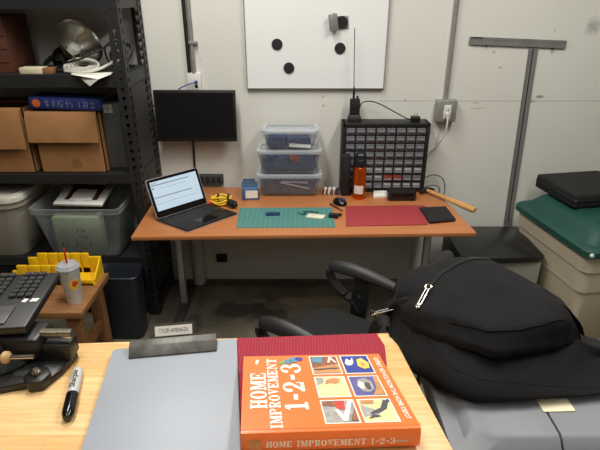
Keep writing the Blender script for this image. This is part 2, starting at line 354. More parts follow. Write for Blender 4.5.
# ------------------------------------------------------------------ steel shelving
SX0, SX1, SY0, SY1 = -2.05, -.83, 2.47, 2.85
sh = thing('shelving_unit', 'tall black slotted steel shelving unit against the wall left of the desk', 'shelf', (-1.44, 2.66, 0))
for (x, y, sx, sy) in ((SX1, SY0, -1, 1), (SX1, SY1, -1, -1), (SX0, SY0, 1, 1), (SX0, SY1, 1, -1)):
    bm = nb(); w = .056; th = .004; H = 1.95; st = .044
    fy = y + sy*th/2
    for a, b_ in ((0, .019), (w-.019, w)): b2(bm, *sorted((x+sx*a, x+sx*b_)), fy-th/2, fy+th/2, 0, H)
    for a, b_ in ((.004, .016), (w-.016, w)): b2(bm, x-th/2+sx*th/2, x+th/2+sx*th/2, *sorted((y+sy*a, y+sy*b_)), 0, H)
    k = 0
    while k*st < H-.02:
        z = k*st
        b2(bm, *sorted((x+sx*.019, x+sx*(w-.019))), fy-th/2, fy+th/2, z, z+.017)
        b2(bm, *sorted((x+sx*.019, x+sx*.0245)), fy-th/2, fy+th/2, z+.017, z+.03)
        b2(bm, *sorted((x+sx*(w-.0245), x+sx*(w-.019))), fy-th/2, fy+th/2, z+.017, z+.03)
        b2(bm, x-th/2+sx*th/2, x+th/2+sx*th/2, *sorted((y+sy*.016, y+sy*(w-.016))), z, z+.02)
        k += 1
    build('post', bm, 'black_steel', sh, True)
for zt, hb in ((1.75, .08), (1.38, .06), (.877, .05), (.385, .05), (.10, .05)):
    bm = nb()
    b2(bm, SX0+.008, SX1-.008, SY0+.008, SY1-.008, zt-.016, zt)
    for yy in (SY0+.0065, SY1-.0065): b2(bm, SX0+.006, SX1-.006, yy-.0025, yy+.0025, zt-hb, zt-.002)
    for xx in (SX0+.0065, SX1-.0065): b2(bm, xx-.0025, xx+.0025, SY0+.006, SY1-.006, zt-hb, zt-.002)
    build('shelf_board', bm, 'black_steel', sh, True)
bm = nb(); b2(bm, SX1-.014, SX1-.0095, SY0+.06, SY1-.06, .13, .825); b2(bm, SX1-.014, SX1-.0095, SY0+.06, SY1-.06, .88, 1.315)
build('side_panel', bm, 'panel_steel', sh, True, label='dark grey sheet steel side panel')

# things on the upper shelf
Z = 1.38
t = thing('work_lamp', 'clamp work lamp with polished round reflector and black housing on upper shelf', 'lamp', (-1.15, 2.64, Z))
ax = V((.77, -.36, .53)).normalized()
q = ax.to_track_quat('Z', 'Y').to_matrix().to_4x4(); ctr = V((-1.085, 2.62, 1.515))
ml = T(*ctr) @ q
bm = nb(); lathe(bm, [(.028, -.115), (.05, -.095), (.085, -.055), (.108, -.015), (.115, 0), (.118, .003), (.117, .006), (.112, .002), (.104, -.014), (.082, -.051), (.047, -.09), (.001, -.1)], ml, 40)
build('reflector', bm, 'chrome', t, True)
bm = nb(); lathe(bm, [(.001, -.215), (.03, -.213), (.05, -.19), (.058, -.16), (.052, -.12), (.034, -.1), (.001, -.1)], ml, 24); build('housing', bm, 'black_gloss', t, True)
bm = nb(); lathe(bm, [(.001, -.10), (.02, -.095), (.03, -.065), (.026, -.04), (.001, -.028)], ml, 20); build('bulb', bm, 'white_plastic', t, True)
bm = nb()
tube(bm, smooth_pts([(-1.26, 2.66, 1.44), (-1.27, 2.60, 1.41), (-1.22, 2.56, 1.39), (-1.16, 2.56, 1.39), (-1.12, 2.60, 1.395)]), .012, 8)
b2(bm, -1.22, -1.12, 2.585, 2.625, 1.3805, 1.41, bev=.006); tube(bm, [(-1.17, 2.605, 1.405), (-1.195, 2.625, 1.45)], .013, 8)
build('clamp', bm, 'black_plastic', t, True)
bm = nb(); b2(bm, -1.355, -1.245, 2.50, 2.57, Z, Z+.028, bev=.002, mi=0); b2(bm, -1.2445, -1.20, 2.502, 2.568, Z, Z+.026, bev=.002, mi=1)
tag(recentre(build('carton', bm, ['cream', 'card_dark'])), 'small flat cream carton lying at the upper shelf edge left of the lamp', 'box')
t = thing('cable_coil', 'coiled flat white cable on a paper sheet in front of lamp reflector', 'cable', (-1.03, 2.53, Z))
bm = nb()
for k, (a, b_) in enumerate(((.085, .036), (.07, .029), (.055, .022), (.04, .015))):
    tube(bm, [(-1.06+a*math.cos(u)*.95+.004*math.sin(3*u), 2.525+.02*math.sin(u)+.012*k, 1.4135+b_*.85*math.sin(u)) for u in [2*PI*j/30 for j in range(30)]], .0075, 8, True)
build('coil', bm, 'white_cord', t, True)
bm = nb(); tube(bm, smooth_pts([(-1.14, 2.51, 1.392), (-1.05, 2.49, 1.388), (-.98, 2.50, 1.40), (-.93, 2.53, 1.42), (-.92, 2.57, 1.43)]), .0065, 8); build('cable_tail', bm, 'white_cord', t, True)
bm = nb(); strap(bm, [(-1.01, 2.52, 1.3835), (-1.0, 2.47, 1.3825), (-1.01, 2.452, 1.372), (-1.02, 2.446, 1.345)], .19, .0012); o = build('paper_sheet', bm, 'white_paper')
tag(recentre(o), 'white paper sheet drooping over upper shelf edge under the white cable', 'paper')
bm = nb()
for (cx, cy, r1, r2, tl) in ((-.91, 2.66, .075, .05, .25), (-.93, 2.68, .09, .06, -.2), (-.91, 2.64, .06, .045, .5)):
    tube(bm, [(cx+r1*math.cos(u)*.7+.01*math.sin(2*u), cy+r1*math.sin(u)*.6, 1.45+r2*math.sin(u+tl)) for u in [2*PI*j/26 for j in range(26)]], .0045, 7, True)
tube(bm, smooth_pts([(-1.13, 2.50, 1.43), (-1.03, 2.48, 1.455), (-.95, 2.52, 1.49), (-.93, 2.6, 1.5), (-.9, 2.7, 1.4), (-.88, 2.76, 1.385)]), .005, 7)
tag(recentre(build('extension_lead', bm, 'cord_black')), 'black power cord in loose loops beside the slotted shelf post', 'cord')
bm = nb(); b2(bm, -1.78, -1.405, 2.54, 2.78, Z, 1.64, bev=.004)
for k in range(3): b2(bm, -1.775, -1.41, 2.536, 2.541, Z+.05+.06*k, Z+.054+.06*k)
tag(recentre(build('wooden_crate', bm, 'red_brown')), 'dark reddish brown wooden crate at far end of upper shelf', 'box')

# middle shelf
Z = .877
def carton(name, label, x0, x1, y0, y1, z1, fx0, fx1, fdrop, group=None):
    t = thing(name, label, 'box', ((x0+x1)/2, (y0+y1)/2, Z), 0, group)
    bm = nb(); th = .005
    b2(bm, x0, x1, y0, y0+th, Z, z1); b2(bm, x0, x1, y1-th, y1, Z, z1); b2(bm, x0, x0+th, y0, y1, Z, z1); b2(bm, x1-th, x1, y0, y1, Z, z1); b2(bm, x0, x1, y0, y1, Z, Z+th)
    build('carton_body', bm, 'card', t, True)
    bm = nb(); strap(bm, [(0, y0+.002, z1+.001), (0, y0-.014, z1-.004), (0, y0-.026, z1-.03), (0, y0-.034, z1-fdrop)], 1, .005, (0, -1, 0.4))
    for v in bm.verts: v.co.x = fx1 if v.co.x > 0 else fx0
    build('front_flap', bm, 'card', t, True)
    bm = nb(); b2(bm, x0+.006, x1-.006, y1-.12, y1-.006, z1-.006, z1-.001); build('top_flap', bm, 'card', t, True)
    return t
t = carton('cardboard_box', 'brown cardboard box with front flap hanging open, under the blue package', -1.355, -1.015, 2.505, 2.80, 1.198, -1.372, -1.018, .15)
bm = nb(); prism(bm, [(x, z) for x, z in ngon((-1.165, .925), .03, 8)], 0, .0006, Matrix(((1, 0, 0, 0), (0, 0, -1, 2.5049), (0, 1, 0, 0), (0, 0, 0, 1)))); build('stain', bm, 'card_dark', t, True)
carton('cardboard_box', 'brown cardboard box with open flap at far left of the middle shelf', -1.76, -1.385, 2.50, 2.80, 1.215, -1.765, -1.39, .2)
t = thing('package', 'long blue printed package with orange emblem lying on the cardboard box', 'package', (-1.16, 2.6, 1.2))
rt = T(-1.165, 2.565, 1.237) @ R('Y', 2.2)
bm = nb(); box(bm, (0, 0, 0), (.35, .15, .058), bev=.008); bmesh.ops.transform(bm, matrix=rt, verts=bm.verts); build('wrapper', bm, 'blue_print', t, True)
fm = rt @ T(0, -.0756, 0) @ R('X', 90)
bm = nb(); prism(bm, ngon((-.137, 0), .02, 14), 0, .0005, fm, mi=0); build('emblem', bm, 'orange_print', t, True)
bm = nb()
def sk(x, y, s, pts):
    for (a, b_) in zip(pts, pts[1:]):
        d = V((b_[0]-a[0], b_[1]-a[1])); n_ = V((-d.y, d.x)).normalized()*.0013
        bm.faces.new([bm.verts.new(fm @ V((x+(px)*s, y+(py)*s, .0006))) for px, py in ((a[0]+n_.x, a[1]+n_.y), (b_[0]+n_.x, b_[1]+n_.y), (b_[0]-n_.x, b_[1]-n_.y), (a[0]-n_.x, a[1]-n_.y))])
for (x, shp) in ((-.085, [[(-.012, .008), (.012, .008)], [(0, .02), (0, -.016)], [(0, 0), (.01, -.01)]]), (-.055, [[(0, .018), (0, -.018)], [(.008, .018), (.008, -.01)]]), (-.02, [[(-.014, -.012), (0, .018), (.016, .012)], [(-.012, .012), (.014, -.014)], [(-.004, -.018), (.016, 0)]]),
                 (.015, [[(0, .018), (0, -.018)], [(-.008, .006), (.01, .006)]]), (.035, [[(-.006, .014), (.006, -.004), (0, -.016)]]), (.075, [[(0, .014), (0, -.014)]]), (.105, [[(-.012, .01), (.012, .012)], [(-.004, .018), (-.01, -.016)], [(.01, .01), (.006, -.016)], [(-.008, -.004), (.01, -.002)]]), (.14, [[(-.012, .008), (.014, .008)], [(0, .018), (0, -.018)], [(-.01, -.012), (.012, -.01)]])):
    for s_ in shp: sk(x, 0, 1, s_)
build('lettering', bm, 'box_print', t, True)
t = thing('storage_case', 'dark grey case with small pale tag standing right of the cardboard boxes', 'case', (-.935, 2.65, Z))
bm = nb(); b2(bm, -1.005, -.905, 2.535, 2.79, Z, 1.235, bev=.008); b2(bm, -1.0, -.91, 2.53, 2.536, Z+.02, 1.2); build('case_body', bm, 'grey_case', t, True)
bm = nb(); b2(bm, -.99, -.945, 2.527, 2.53, 1.185, 1.228); build('tag', bm, 'grey_tag', t, True)
bm = nb(); b2(bm, -.969, -.966, 2.5262, 2.527, 1.188, 1.225); b2(bm, -.987, -.948, 2.5262, 2.527, 1.205, 1.208); build('tag_print', bm, 'ink', t, True)

# clear totes on the lower shelf
def tote(bm, x0, x1, y0, y1, z0, z1, tp, th=.004, r=.03, rim=.012):
    cx, cy = (x0+x1)/2, (y0+y1)/2; w, d = x1-x0, y1-y0; rg = []
    def ring(w, d, z, rr): return [(x, y, z) for x, y in rrect(w, d, rr, 4, cx, cy)]
    rg += [ring(w-2*tp-.02, d-2*tp-.02, z0, r-.01), ring(w-2*tp, d-2*tp, z0+.012, r), ring(w-.004, d-.004, z1-.03, r), ring(w+2*rim, d+2*rim, z1-.028, r+rim), ring(w+2*rim, d+2*rim, z1, r+rim), ring(w, d, z1, r), ring(w-2*th, d-2*th, z1-.03, r), ring(w-2*tp-2*th, d-2*tp-2*th, z0+.012+th, r-th), ring(w-2*tp-.03, d-2*tp-.03, z0+th+.004, r-.012)]
    loft(bm, rg)
Z = .385
t = thing('storage_tote', 'open clear plastic tote holding a framed picture, on the lower shelf', 'storage bin', (-1.17, 2.62, Z))
bm = nb(); tote(bm, -1.43, -.965, 2.425, 2.80, Z, .70, .045); build('bin_shell', bm, 'tote_clear', t, True)
bm = nb(); b2(bm, -1.35, -1.10, 2.475, 2.56, Z+.014, .63, bev=.003); o = tag(recentre(build('printed_bag', bm, 'green_print')), 'pale green printed packet inside the clear tote', 'packet')
bm = nb(); fmm = Matrix(((1, 0, 0, -1.2), (0, 0, -1, 2.4745), (0, 1, 0, .55), (0, 0, 0, 1)))
textmesh(bm, 'FIA', .03, fmm, .05); textmesh(bm, 'MA', .025, fmm @ T(.005, -.04, 0), .05)
for k in range(9): prism(bm, rc(-.12+.026*k, -.1, -.115+.026*k, -.07-.02*(k % 3)), 0, .0004, fmm)
ink = build('lettering', bm, 'ink'); ink.parent = o; ink.matrix_parent_inverse = Matrix.Translation(-o.location)
bm = nb(); b2(bm, -1.372, -1.354, 2.48, 2.66, Z+.014, .61, bev=.004); tag(recentre(build('folder', bm, 'blue_cloth')), 'blue folder edge inside clear tote beside the green packet', 'folder')
t = thing('picture_frame', 'white framed dark picture with crumpled paper lying across the clear tote', 'picture frame', (-1.19, 2.6, .69))
mf = T(-1.19, 2.60, .728) @ R('Z', -4) @ R('X', 14)
bm = nb(); w, d, fr = .27, .24, .042
for c, s in (((0, -d/2+fr/2, 0), (w, fr, .014)), ((0, d/2-fr/2, 0), (w, fr, .014)), ((-w/2+fr/2, 0, 0), (fr, d-2*fr, .014)), ((w/2-fr/2, 0, 0), (fr, d-2*fr, .014))): box(bm, c, s, bev=.002)
bmesh.ops.transform(bm, matrix=mf, verts=bm.verts); build('frame', bm, 'white_plastic', t, True)
bm = nb(); box(bm, (0, 0, -.002), (w-2*fr, d-2*fr, .006)); bmesh.ops.transform(bm, matrix=mf, verts=bm.verts); build('picture', bm, 'red_brown', t, True)
bm = nb(); n_ = 8
g = [[V((-.085+.17*i/n_, -.1+.14*j/n_, .009+.012*abs(noise.noise(V((i*.6, j*.7, 3)))))) for j in range(n_+1)] for i in range(n_+1)]
g = [[mf @ V((p.x*.72*(1-.3*max(0, p.y)/.05*.3)+.005, p.y*.75-.015, p.z)) for p in r] for r in g]
top = [[bm.verts.new(p) for p in r] for r in g]; bot = [[bm.verts.new(p-V((0, 0, .0015))) for p in r] for r in g]
for i in range(n_):
    for j in range(n_):
        bm.faces.new((top[i][j], top[i+1][j], top[i+1][j+1], top[i][j+1])); bm.faces.new((bot[i][j], bot[i][j+1], bot[i+1][j+1], bot[i+1][j]))
o = tag(recentre(build('crumpled_paper', bm, 'white_paper')), 'crumpled white paper lying on the framed picture', 'paper')
t = thing('storage_tote', 'frosted grey tote with cream lid at far left of the lower shelf', 'storage bin', (-1.7, 2.62, Z))
bm = nb(); tote(bm, -1.95, -1.50, 2.44, 2.80, Z, .725, .045, r=.07); build('bin_shell', bm, 'tote_frost', t, True)
bm = nb(); loft(bm, [[(x, y, z) for x, y in rrect(.45+a, .36+a, .08, 6, -1.725, 2.62)] for z, a in ((.727, .03), (.732, .04), (.755, .04), (.765, .03), (.767, -.02), (.758, -.04), (.758, -.1))]); build('lid', bm, 'lid_cream', t, True)
bm = nb(); b2(bm, -1.88, -1.56, 2.52, 2.74, Z+.014, .70, bev=.02); tag(recentre(build('bundle', bm, 'card_dark')), 'dim brown bundle seen inside the frosted grey tote', 'bundle')
for (x0, x1, lb) in ((-1.95, -1.55, 'black plastic crate on the bottom shelf behind the vise'), (-1.5, -1.1, 'black plastic crate on the bottom shelf behind the wooden stool')):
    t = thing('crate', lb, 'crate', ((x0+x1)/2, 2.62, .10)); bm = nb(); tote(bm, x0, x1, 2.50, 2.80, .10, .32, .02); build('crate_shell', bm, 'black_plastic', t, True)

# ------------------------------------------------------------------ things on the wall
t = thing('whiteboard', 'large whiteboard hung on the wall above the desk', 'whiteboard', (.087, W-.012, 1.25))
bm = nb(); b2(bm, -.292, .466, W-.016, W-.001, 1.252, 1.80); build('board_face', bm, 'board_white', t, True)
bm = nb()
for a in ((-.297, -.292, 1.247, 1.808), (.466, .471, 1.247, 1.808), (-.292, .466, 1.247, 1.252), (-.292, .466, 1.80, 1.808)): b2(bm, a[0], a[1], W-.022, W-.001, a[2], a[3])
build('board_frame', bm, 'board_edge', t, True)
def magnet_bm(): 
    bm = nb(); lathe(bm, [(.001, 0), (.0285, 0), (.0295, .002), (.0295, .005), (.027, .0075), (.001, .008)], R('X', 90), 28); return bm
for x, z, lb in ((-.124, 1.483, 'round black magnet on whiteboard, farthest from the antenna'), (-.061, 1.36, 'round black magnet on whiteboard, lowest of the three discs'), (.217, 1.463, 'round black magnet on whiteboard right below the silver clip')):
    o = build('magnet', magnet_bm(), 'magnet'); o.location = (x, W-.016, z); tag(o, lb, 'magnet', 'round black board magnets')
t = thing('magnetic_clip', 'silver hinged clip with black pad stuck on the whiteboard', 'clip', (.2, W-.016, 1.55))
bm = nb(); box(bm, (.219, W-.020, 1.594), (.075, .007, .062), R('Y', -3), bev=.001); build('back_plate', bm, 'grey_steel', t, True)
bm = nb(); prism(bm, ngon((.222, 1.594), .031, 20), 0, .006, Matrix(((1, 0, 0, 0), (0, 0, -1, W-.0235), (0, 1, 0, 0), (0, 0, 0, 1)))); build('pad', bm, 'black_matte', t, True)
bm = nb(); box(bm, (.176, W-.043, 1.594), (.05, .012, .084), R('Y', -8) @ R('Z', 20), bev=.004); box(bm, (.178, W-.026, 1.634), (.01, .02, .012)); build('jaw', bm, 'grey_steel', t, True)

t = thing('monitor', 'black flat monitor with dark screen mounted on wall above the laptop', 'monitor', (-.59, 2.8, .96))
mm = T(-.581, 2.79, 1.111) @ R('Z', 1) @ R('Y', .4) @ R('X', -3)
bm = nb(); box(bm, (0, 0, 0), (.45, .03, .283), bev=.006); box(bm, (0, .025, 0), (.3, .03, .2), bev=.01); bmesh.ops.transform(bm, matrix=mm, verts=bm.verts); build('housing', bm, 'black_plastic', t, True)
bm = nb(); box(bm, (0, -.0155, .006), (.424, .002, .245)); bmesh.ops.transform(bm, matrix=mm, verts=bm.verts); build('screen', bm, 'screen_off', t, True)
bm = nb(); b2(bm, -.64, -.54, 2.825, W-.001, 1.06, 1.16, bev=.004); build('wall_mount', bm, 'black_steel', t, True)
bm = nb(); tube(bm, smooth_pts([(-.62, 2.826, .985), (-.625, 2.855, .95), (-.63, 2.866, .88), (-.632, 2.868, .80), (-.632, 2.868, .745)]), .006, 8); build('cable', bm, 'cord_black', t, True)
bm = nb(); tube(bm, smooth_pts([(-.80, 2.83, 1.17), (-.835, 2.85, 1.15), (-.845, 2.86, 1.11), (-.825, 2.855, 1.06), (-.80, 2.835, 1.04)]), .004, 7); tag(recentre(build('loop_cable', bm, 'cord_black')), 'thin black cable looping out behind the left edge of monitor', 'cable')
t = thing('power_strip', 'dark grey slotted strip fixed on wall behind the laptop screen', 'power strip', (-.56, 2.87, .69))
bm = nb(); box(bm, (-.56, 2.862, .712), (.19, .034, .06), bev=.004); build('strip_body', bm, 'grey_case', t, True)
for k in range(5):
    bm = nb(); b2(bm, -.635+k*.034, -.613+k*.034, 2.843, 2.8455, .695, .73, bev=.001); build('socket', bm, 'black_matte', t, True)
t = thing('conduit_pipe', 'pair of grey conduit pipes running down the wall to white outlet plate', 'pipe', (-.59, 2.865, 1.34))
for x, r, mk in ((-.587, .012, 'conduit'), (-.612, .010, 'steel_dark')):
    bm = nb(); cyl(bm, (x, 2.866, 1.336), (x, 2.866, 3.0), r); build('pipe', bm, mk, t, True)
bm = nb(); b2(bm, -.602, -.555, 2.851, 2.879, 1.482, 1.50, bev=.003); build('clamp', bm, 'conduit', t, True)
t = thing('data_outlet', 'white wall outlet plate with blue cable above the monitor', 'outlet', (-.588, 2.87, 1.25))
bm = nb(); b2(bm, -.626, -.55, 2.858, W-.001, 1.225, 1.335, bev=.004); build('plate', bm, 'white_plastic', t, True)
for z in (1.285, 1.262):
    bm = nb(); b2(bm, -.585, -.57, 2.8555, 2.858, z-.008, z+.008); build('socket', bm, 'black_matte', t, True)
bm = nb(); tube(bm, smooth_pts([(-.578, 2.855, 1.285), (-.59, 2.835, 1.284), (-.63, 2.828, 1.272), (-.67, 2.834, 1.252), (-.70, 2.84, 1.22)]), .0035, 7)
b2(bm, -.584, -.572, 2.84, 2.855, 1.28, 1.29); tag(recentre(build('network_cable', bm, 'blue_wire')), 'blue network cable plugged into white wall plate above the monitor', 'cable')
t = thing('conduit_pipe', 'single grey conduit pipe on wall right of the whiteboard', 'pipe', (.82, 2.865, 1.2))
bm = nb(); cyl(bm, (.825, 2.866, 1.19), (.815, 2.866, 3.0), .012); build('pipe', bm, 'conduit', t, True)
t = thing('outlet_box', 'grey steel outlet box with white socket right of the drawer cabinet', 'outlet', (.828, 2.86, 1.06))
bm = nb(); b2(bm, .772, .884, 2.825, W-.001, 1.068, 1.19, bev=.006); build('box_body', bm, 'conduit', t, True)
bm = nb(); b2(bm, .81, .85, 2.821, 2.825, 1.085, 1.165, bev=.001); build('socket', bm, 'white_plastic', t, True)
bm = nb()
for x in (.823, .834): b2(bm, x, x+.003, 2.8203, 2.8212, 1.13, 1.145)
build('slot', bm, 'ink', t, True)
bm = nb(); box(bm, (.83, 2.812, 1.108), (.024, .02, .03), bev=.004)
tube(bm, smooth_pts([(.83, 2.80, 1.10), (.826, 2.785, 1.05), (.815, 2.80, .98), (.79, 2.83, .92), (.765, 2.862, .87), (.755, 2.868, .82)]), .0048, 8)
tag(recentre(build('power_lead', bm, 'white_cord')), 'white cord plugged in outlet box and curving behind the drawer cabinet', 'cord')
t = thing('t_square', 'long grey metal drywall T-square hanging on the wall beside conduit', 'T-square', (1.25, 2.87, .4))
mm = Matrix(((1, 0, 0, 0), (0, 0, -1, W-.006), (0, 1, 0, 0), (0, 0, 0, 1)))
bm = nb(); prism(bm, [(.916, 1.482), (.916, 1.522), (1.443, 1.501), (1.443, 1.461)], 0, .006, mm)
build('head', bm, 'grey_steel', t, True)
bm = nb(); prism(bm, [(1.246, 1.49), (1.298, 1.488), (1.343, .40), (1.291, .40)], -.004, 0, mm)
build('blade', bm, 'grey_steel', t, True)
bm = nb(); prism(bm, [(1.268, 1.46), (1.274, 1.46), (1.318, .42), (1.312, .42)], 0, .0006, mm)
for k in range(40): prism(bm, rc(.925+.013*k, 1.502-.00055*k-.0004*k*.0, .9265+.013*k, 1.514-.00055*k), .006, .0065, mm)
for k in range(60):
    z = 1.44-.017*k; x = 1.248+(1.46-z)*.0415; prism(bm, rc(x+.001, z, x+.010, z+.0018), 0, .0006, mm)
prism(bm, rc(.93, 1.512, .985, 1.518), .006, .0065, mm); build('scale_marks', bm, 'steel_dark', t, True)
for x, z in ((1.012, 1.476), (1.375, 1.462)):
    bm = nb(); cyl(bm, (x, W-.001, z-.002), (x, W-.02, z-.002), .0035, n=8); build('peg', bm, 'steel_dark', t, True)

# ------------------------------------------------------------------ desk
dk = thing('desk', 'orange-brown wooden desk with metal legs against the back wall', 'desk', (.02, 2.5, 0))
ZD = .67
top = [(-.815, 2.158), (.866, 2.205), (.862, 2.215), (.80, 2.835), (-.83, 2.835)]
bm = nb(); prism(bm, top, ZD-.021, ZD, bev=.003); build('tabletop', bm, 'desk_wood', dk, True)
for x in (-.70, .73):
    bm = nb(); b2(bm, x-.019, x+.019, 2.54, 2.58, .03, .62, bev=.006); build('leg', bm, 'silver', dk, True)
    bm = nb(); b2(bm, x-.025, x+.025, 2.30, 2.78, 0, .03, bev=.01); build('foot', bm, 'grey_case', dk, True)
    bm = nb(); b2(bm, x-.02, x+.02, 2.27, 2.78, .615, ZD-.021, bev=.004); build('bracket', bm, 'grey_case', dk, True)
bm = nb(); b2(bm, -.66, .70, 2.55, 2.572, .58, .62); build('crossbar', bm, 'grey_case', dk, True)
bm = nb(); lathe(bm, [(.036, 0), (.04, .01), (.04, .62), (.036, .625)], T(-.66, 2.833, 0), 24); tag(recentre(build('lit_wall_strip', bm, 'lit_strip_white')), 'white upright column standing in for a lit wall strip under the desk', 'pipe')  # added pale column imitating a strip of light on the wall
bm = nb(); box(bm, (-.51, 2.868, .165), (.07, .022, .055), bev=.006); box(bm, (-.505, 2.855, .165), (.04, .01, .03), bev=.004); tag(recentre(build('wall_socket', bm, 'black_plastic')), 'small black socket low on the wall under the desk', 'outlet')
bm = nb(); tube(bm, smooth_pts([(-.50, 2.30, .642), (-.5, 2.30, .61), (-.47, 2.30, .585), (-.44, 2.30, .61), (-.45, 2.3, .642)]), .006, 8); box(bm, (-.475, 2.3, .598), (.03, .02, .02), bev=.004)
o = build('cable_clip', bm, 'black_plastic', dk, True)

# laptop
LT = thing('laptop', 'silver and black laptop open with bright white screen on desk corner', 'laptop', (-.572, 2.392, ZD), 0)
A, Bc, Cc, Dd = V((-.732, 2.331)), V((-.550, 2.203)), V((-.331, 2.418)), V((-.507, 2.548))    # hinge left, front tip, right tip, hinge right
def quad_prism(bm, q, z0, z1, bev=0): prism(bm, [(p.x, p.y) for p in q], z0, z1, bev=bev)
bm = nb(); quad_prism(bm, (A, Bc, Cc, Dd), ZD+.002, ZD+.015, .004); build('base', bm, 'black_plastic', LT, True)
bm = nb(); quad_prism(bm, [p+(V((-.53, 2.375))-p)*-.004 for p in (A, Bc, Cc, Dd)], ZD+.0, ZD+.006, .002); build('bottom_shell', bm, 'silver', LT, True)
def lp(u, v): return (A*(1-u)*(1-v)+Dd*u*(1-v)+Bc*(1-u)*v+Cc*u*v)
bm = nb()
for r in range(6):
    for c in range(14):
        if r == 5 and 4 <= c <= 8:
            if c > 4: continue
            q = [lp(.08+c*.06, .13+r*.075), lp(.08+9*.06-.006, .13+r*.075), lp(.08+9*.06-.006, .13+(r+1)*.075-.012), lp(.08+c*.06, .13+(r+1)*.075-.012)]
        else: q = [lp(.08+c*.06, .13+r*.075), lp(.08+(c+1)*.06-.008, .13+r*.075), lp(.08+(c+1)*.06-.008, .13+(r+1)*.075-.012), lp(.08+c*.06, .13+(r+1)*.075-.012)]
        quad_prism(bm, q, ZD+.0145, ZD+.0165)
build('keyboard', bm, 'key', LT, True)
bm = nb(); quad_prism(bm, (lp(.34, .64), lp(.66, .64), lp(.66, .94), lp(.34, .94)), ZD+.0145, ZD+.0155); build('trackpad', bm, 'black_gloss', LT, True)
# screen, hinged along A-Dd, leaning back
hd = (Dd-A).normalized(); sn = V((-hd.y, hd.x))   # away from the keyboard
ex = V((hd.x, hd.y, 0)); upv = (V((sn.x, sn.y, 0))*.38+V((0, 0, .925))).normalized(); nn = ex.cross(upv).normalized()
if nn.y > 0: nn = -nn
wS = (Dd-A).length-.004; hS = .205
o3 = V((A.x, A.y, ZD+.014))+ex*.002
ms = Matrix(((ex.x, upv.x, nn.x, o3.x), (ex.y, upv.y, nn.y, o3.y), (ex.z, upv.z, nn.z, o3.z), (0, 0, 0, 1)))
bm = nb(); prism(bm, rrect(wS, hS, .012, 4, wS/2, hS/2), -.008, -.001, ms); build('lid_shell', bm, 'silver', LT, True)
bm = nb(); prism(bm, rrect(wS-.006, hS-.006, .01, 4, wS/2, hS/2), -.001, .0008, ms); build('bezel', bm, 'black_gloss', LT, True)
bm = nb(); prism(bm, rc(.017, .036, wS-.017, hS-.017), .0008, .0014, ms); sc = build('screen', bm, 'screen_on', LT, True)
bm = nb()
for (x0, x1, y0, y1) in ((.02, .24, .167, .1705), (.02, .05, .177, .179), (.02, .24, .103, .1062), (.06, .22, .148, .149), (.02, .26, .072, .073), (.022, .03, .15, .157)):
    prism(bm, rc(x0, y0, x1, y1), .0014, .0017, ms)
build('screen_content', bm, 't_dark', sc, True)

# bundle of yellow cable
t = thing('extension_cable', 'bundled yellow cable with black plug on the desk beside the laptop', 'cable', (-.43, 2.56, ZD))
bm = nb()
for k in range(7):
    a = .055-.004*(k % 3); b_ = .022+.004*(k % 2)
    tube(bm, [(-.435+a*math.cos(u)+.004*math.sin(2*u+k), 2.565+b_*math.sin(u)+.004*k-.012, ZD+.012+.007*(k % 4)+.008*(1+math.cos(u*2+k))) for u in [2*PI*j/24 for j in range(24)]], .0062, 7, True)
build('loops', bm, 'yellow_cord', t, True)
bm = nb(); tube(bm, [(-.445, 2.535, ZD+.006), (-.45, 2.54, ZD+.05), (-.452, 2.57, ZD+.06), (-.45, 2.60, ZD+.04)], .005, 7); tube(bm, [(-.40, 2.535, ZD+.006), (-.395, 2.54, ZD+.05), (-.393, 2.57, ZD+.06)], .005, 7); build('tie', bm, 'black_matte', t, True)
bm = nb(); cyl(bm, (-.39, 2.53, ZD+.03), (-.355, 2.505, ZD+.024), .018, .021); cyl(bm, (-.355, 2.505, ZD+.024), (-.345, 2.498, ZD+.022), .014, .012); build('plug', bm, 'black_plastic', t, True)
bm = nb(); cyl(bm, (-.51, 2.55, ZD+.014), (-.485, 2.555, ZD+.018), .011, .012, n=12); build('socket_end', bm, 'cup_red', t, True)

# slate blue box of cards
t = thing('card_box', 'small slate blue box with white end label next to the clear bins', 'box', (-.29, 2.67, ZD))
b0 = T(-.287, 2.685, ZD) @ R('Z', 6)
bm = nb(); box(bm, (0, 0, .035), (.095, .12, .07), bev=.003); bmesh.ops.transform(bm, matrix=b0, verts=bm.verts); build('box_body', bm, 'blue_box', t, True)
for k in range(4):
    bm = nb(); box(bm, (-.004, -.03+.026*k, .052), (.082-.005*k, .004, .066+.004*k)); bmesh.ops.transform(bm, matrix=b0, verts=bm.verts); build('divider', bm, 'box_slate', t, True)
bm = nb(); box(bm, (.008, -.061, .036), (.068, .002, .045)); bmesh.ops.transform(bm, matrix=b0, verts=bm.verts); build('label', bm, 'white_paper', t, True)

# three stacked clear bins
def clear_bin(label, x0, x1, y0, y1, z0, z1):
    t = thing('plastic_bin', label, 'storage bin', ((x0+x1)/2, (y0+y1)/2, z0), 0, 'clear bins stacked on the desk')
    bm = nb(); tote(bm, x0+.008, x1-.008, y0+.008, y1-.008, z0, z1-.016, .012, .0025, .02, .006); build('bin_shell', bm, 'clear_plastic', t, True)
    bm = nb(); cx, cy = (x0+x1)/2, (y0+y1)/2
    loft(bm, [[(x, y, z) for x, y in rrect(x1-x0+a, y1-y0+a, .025, 4, cx, cy)] for z, a in ((z1-.022, .004), (z1-.022, .012), (z1-.003, .012), (z1, .004), (z1, -.03), (z1-.004, -.036), (z1-.008, -.036), (z1-.008, 0), (z1-.018, .002))]); build('lid', bm, 'clear_rim', t, True)
clear_bin('lowest of three clear bins stacked on the desk, white strips inside', -.243, .121, 2.665, 2.855, ZD, .808)
clear_bin('middle of three clear bins stacked on the desk, orange item inside', -.238, .117, 2.668, 2.85, .808, .948)
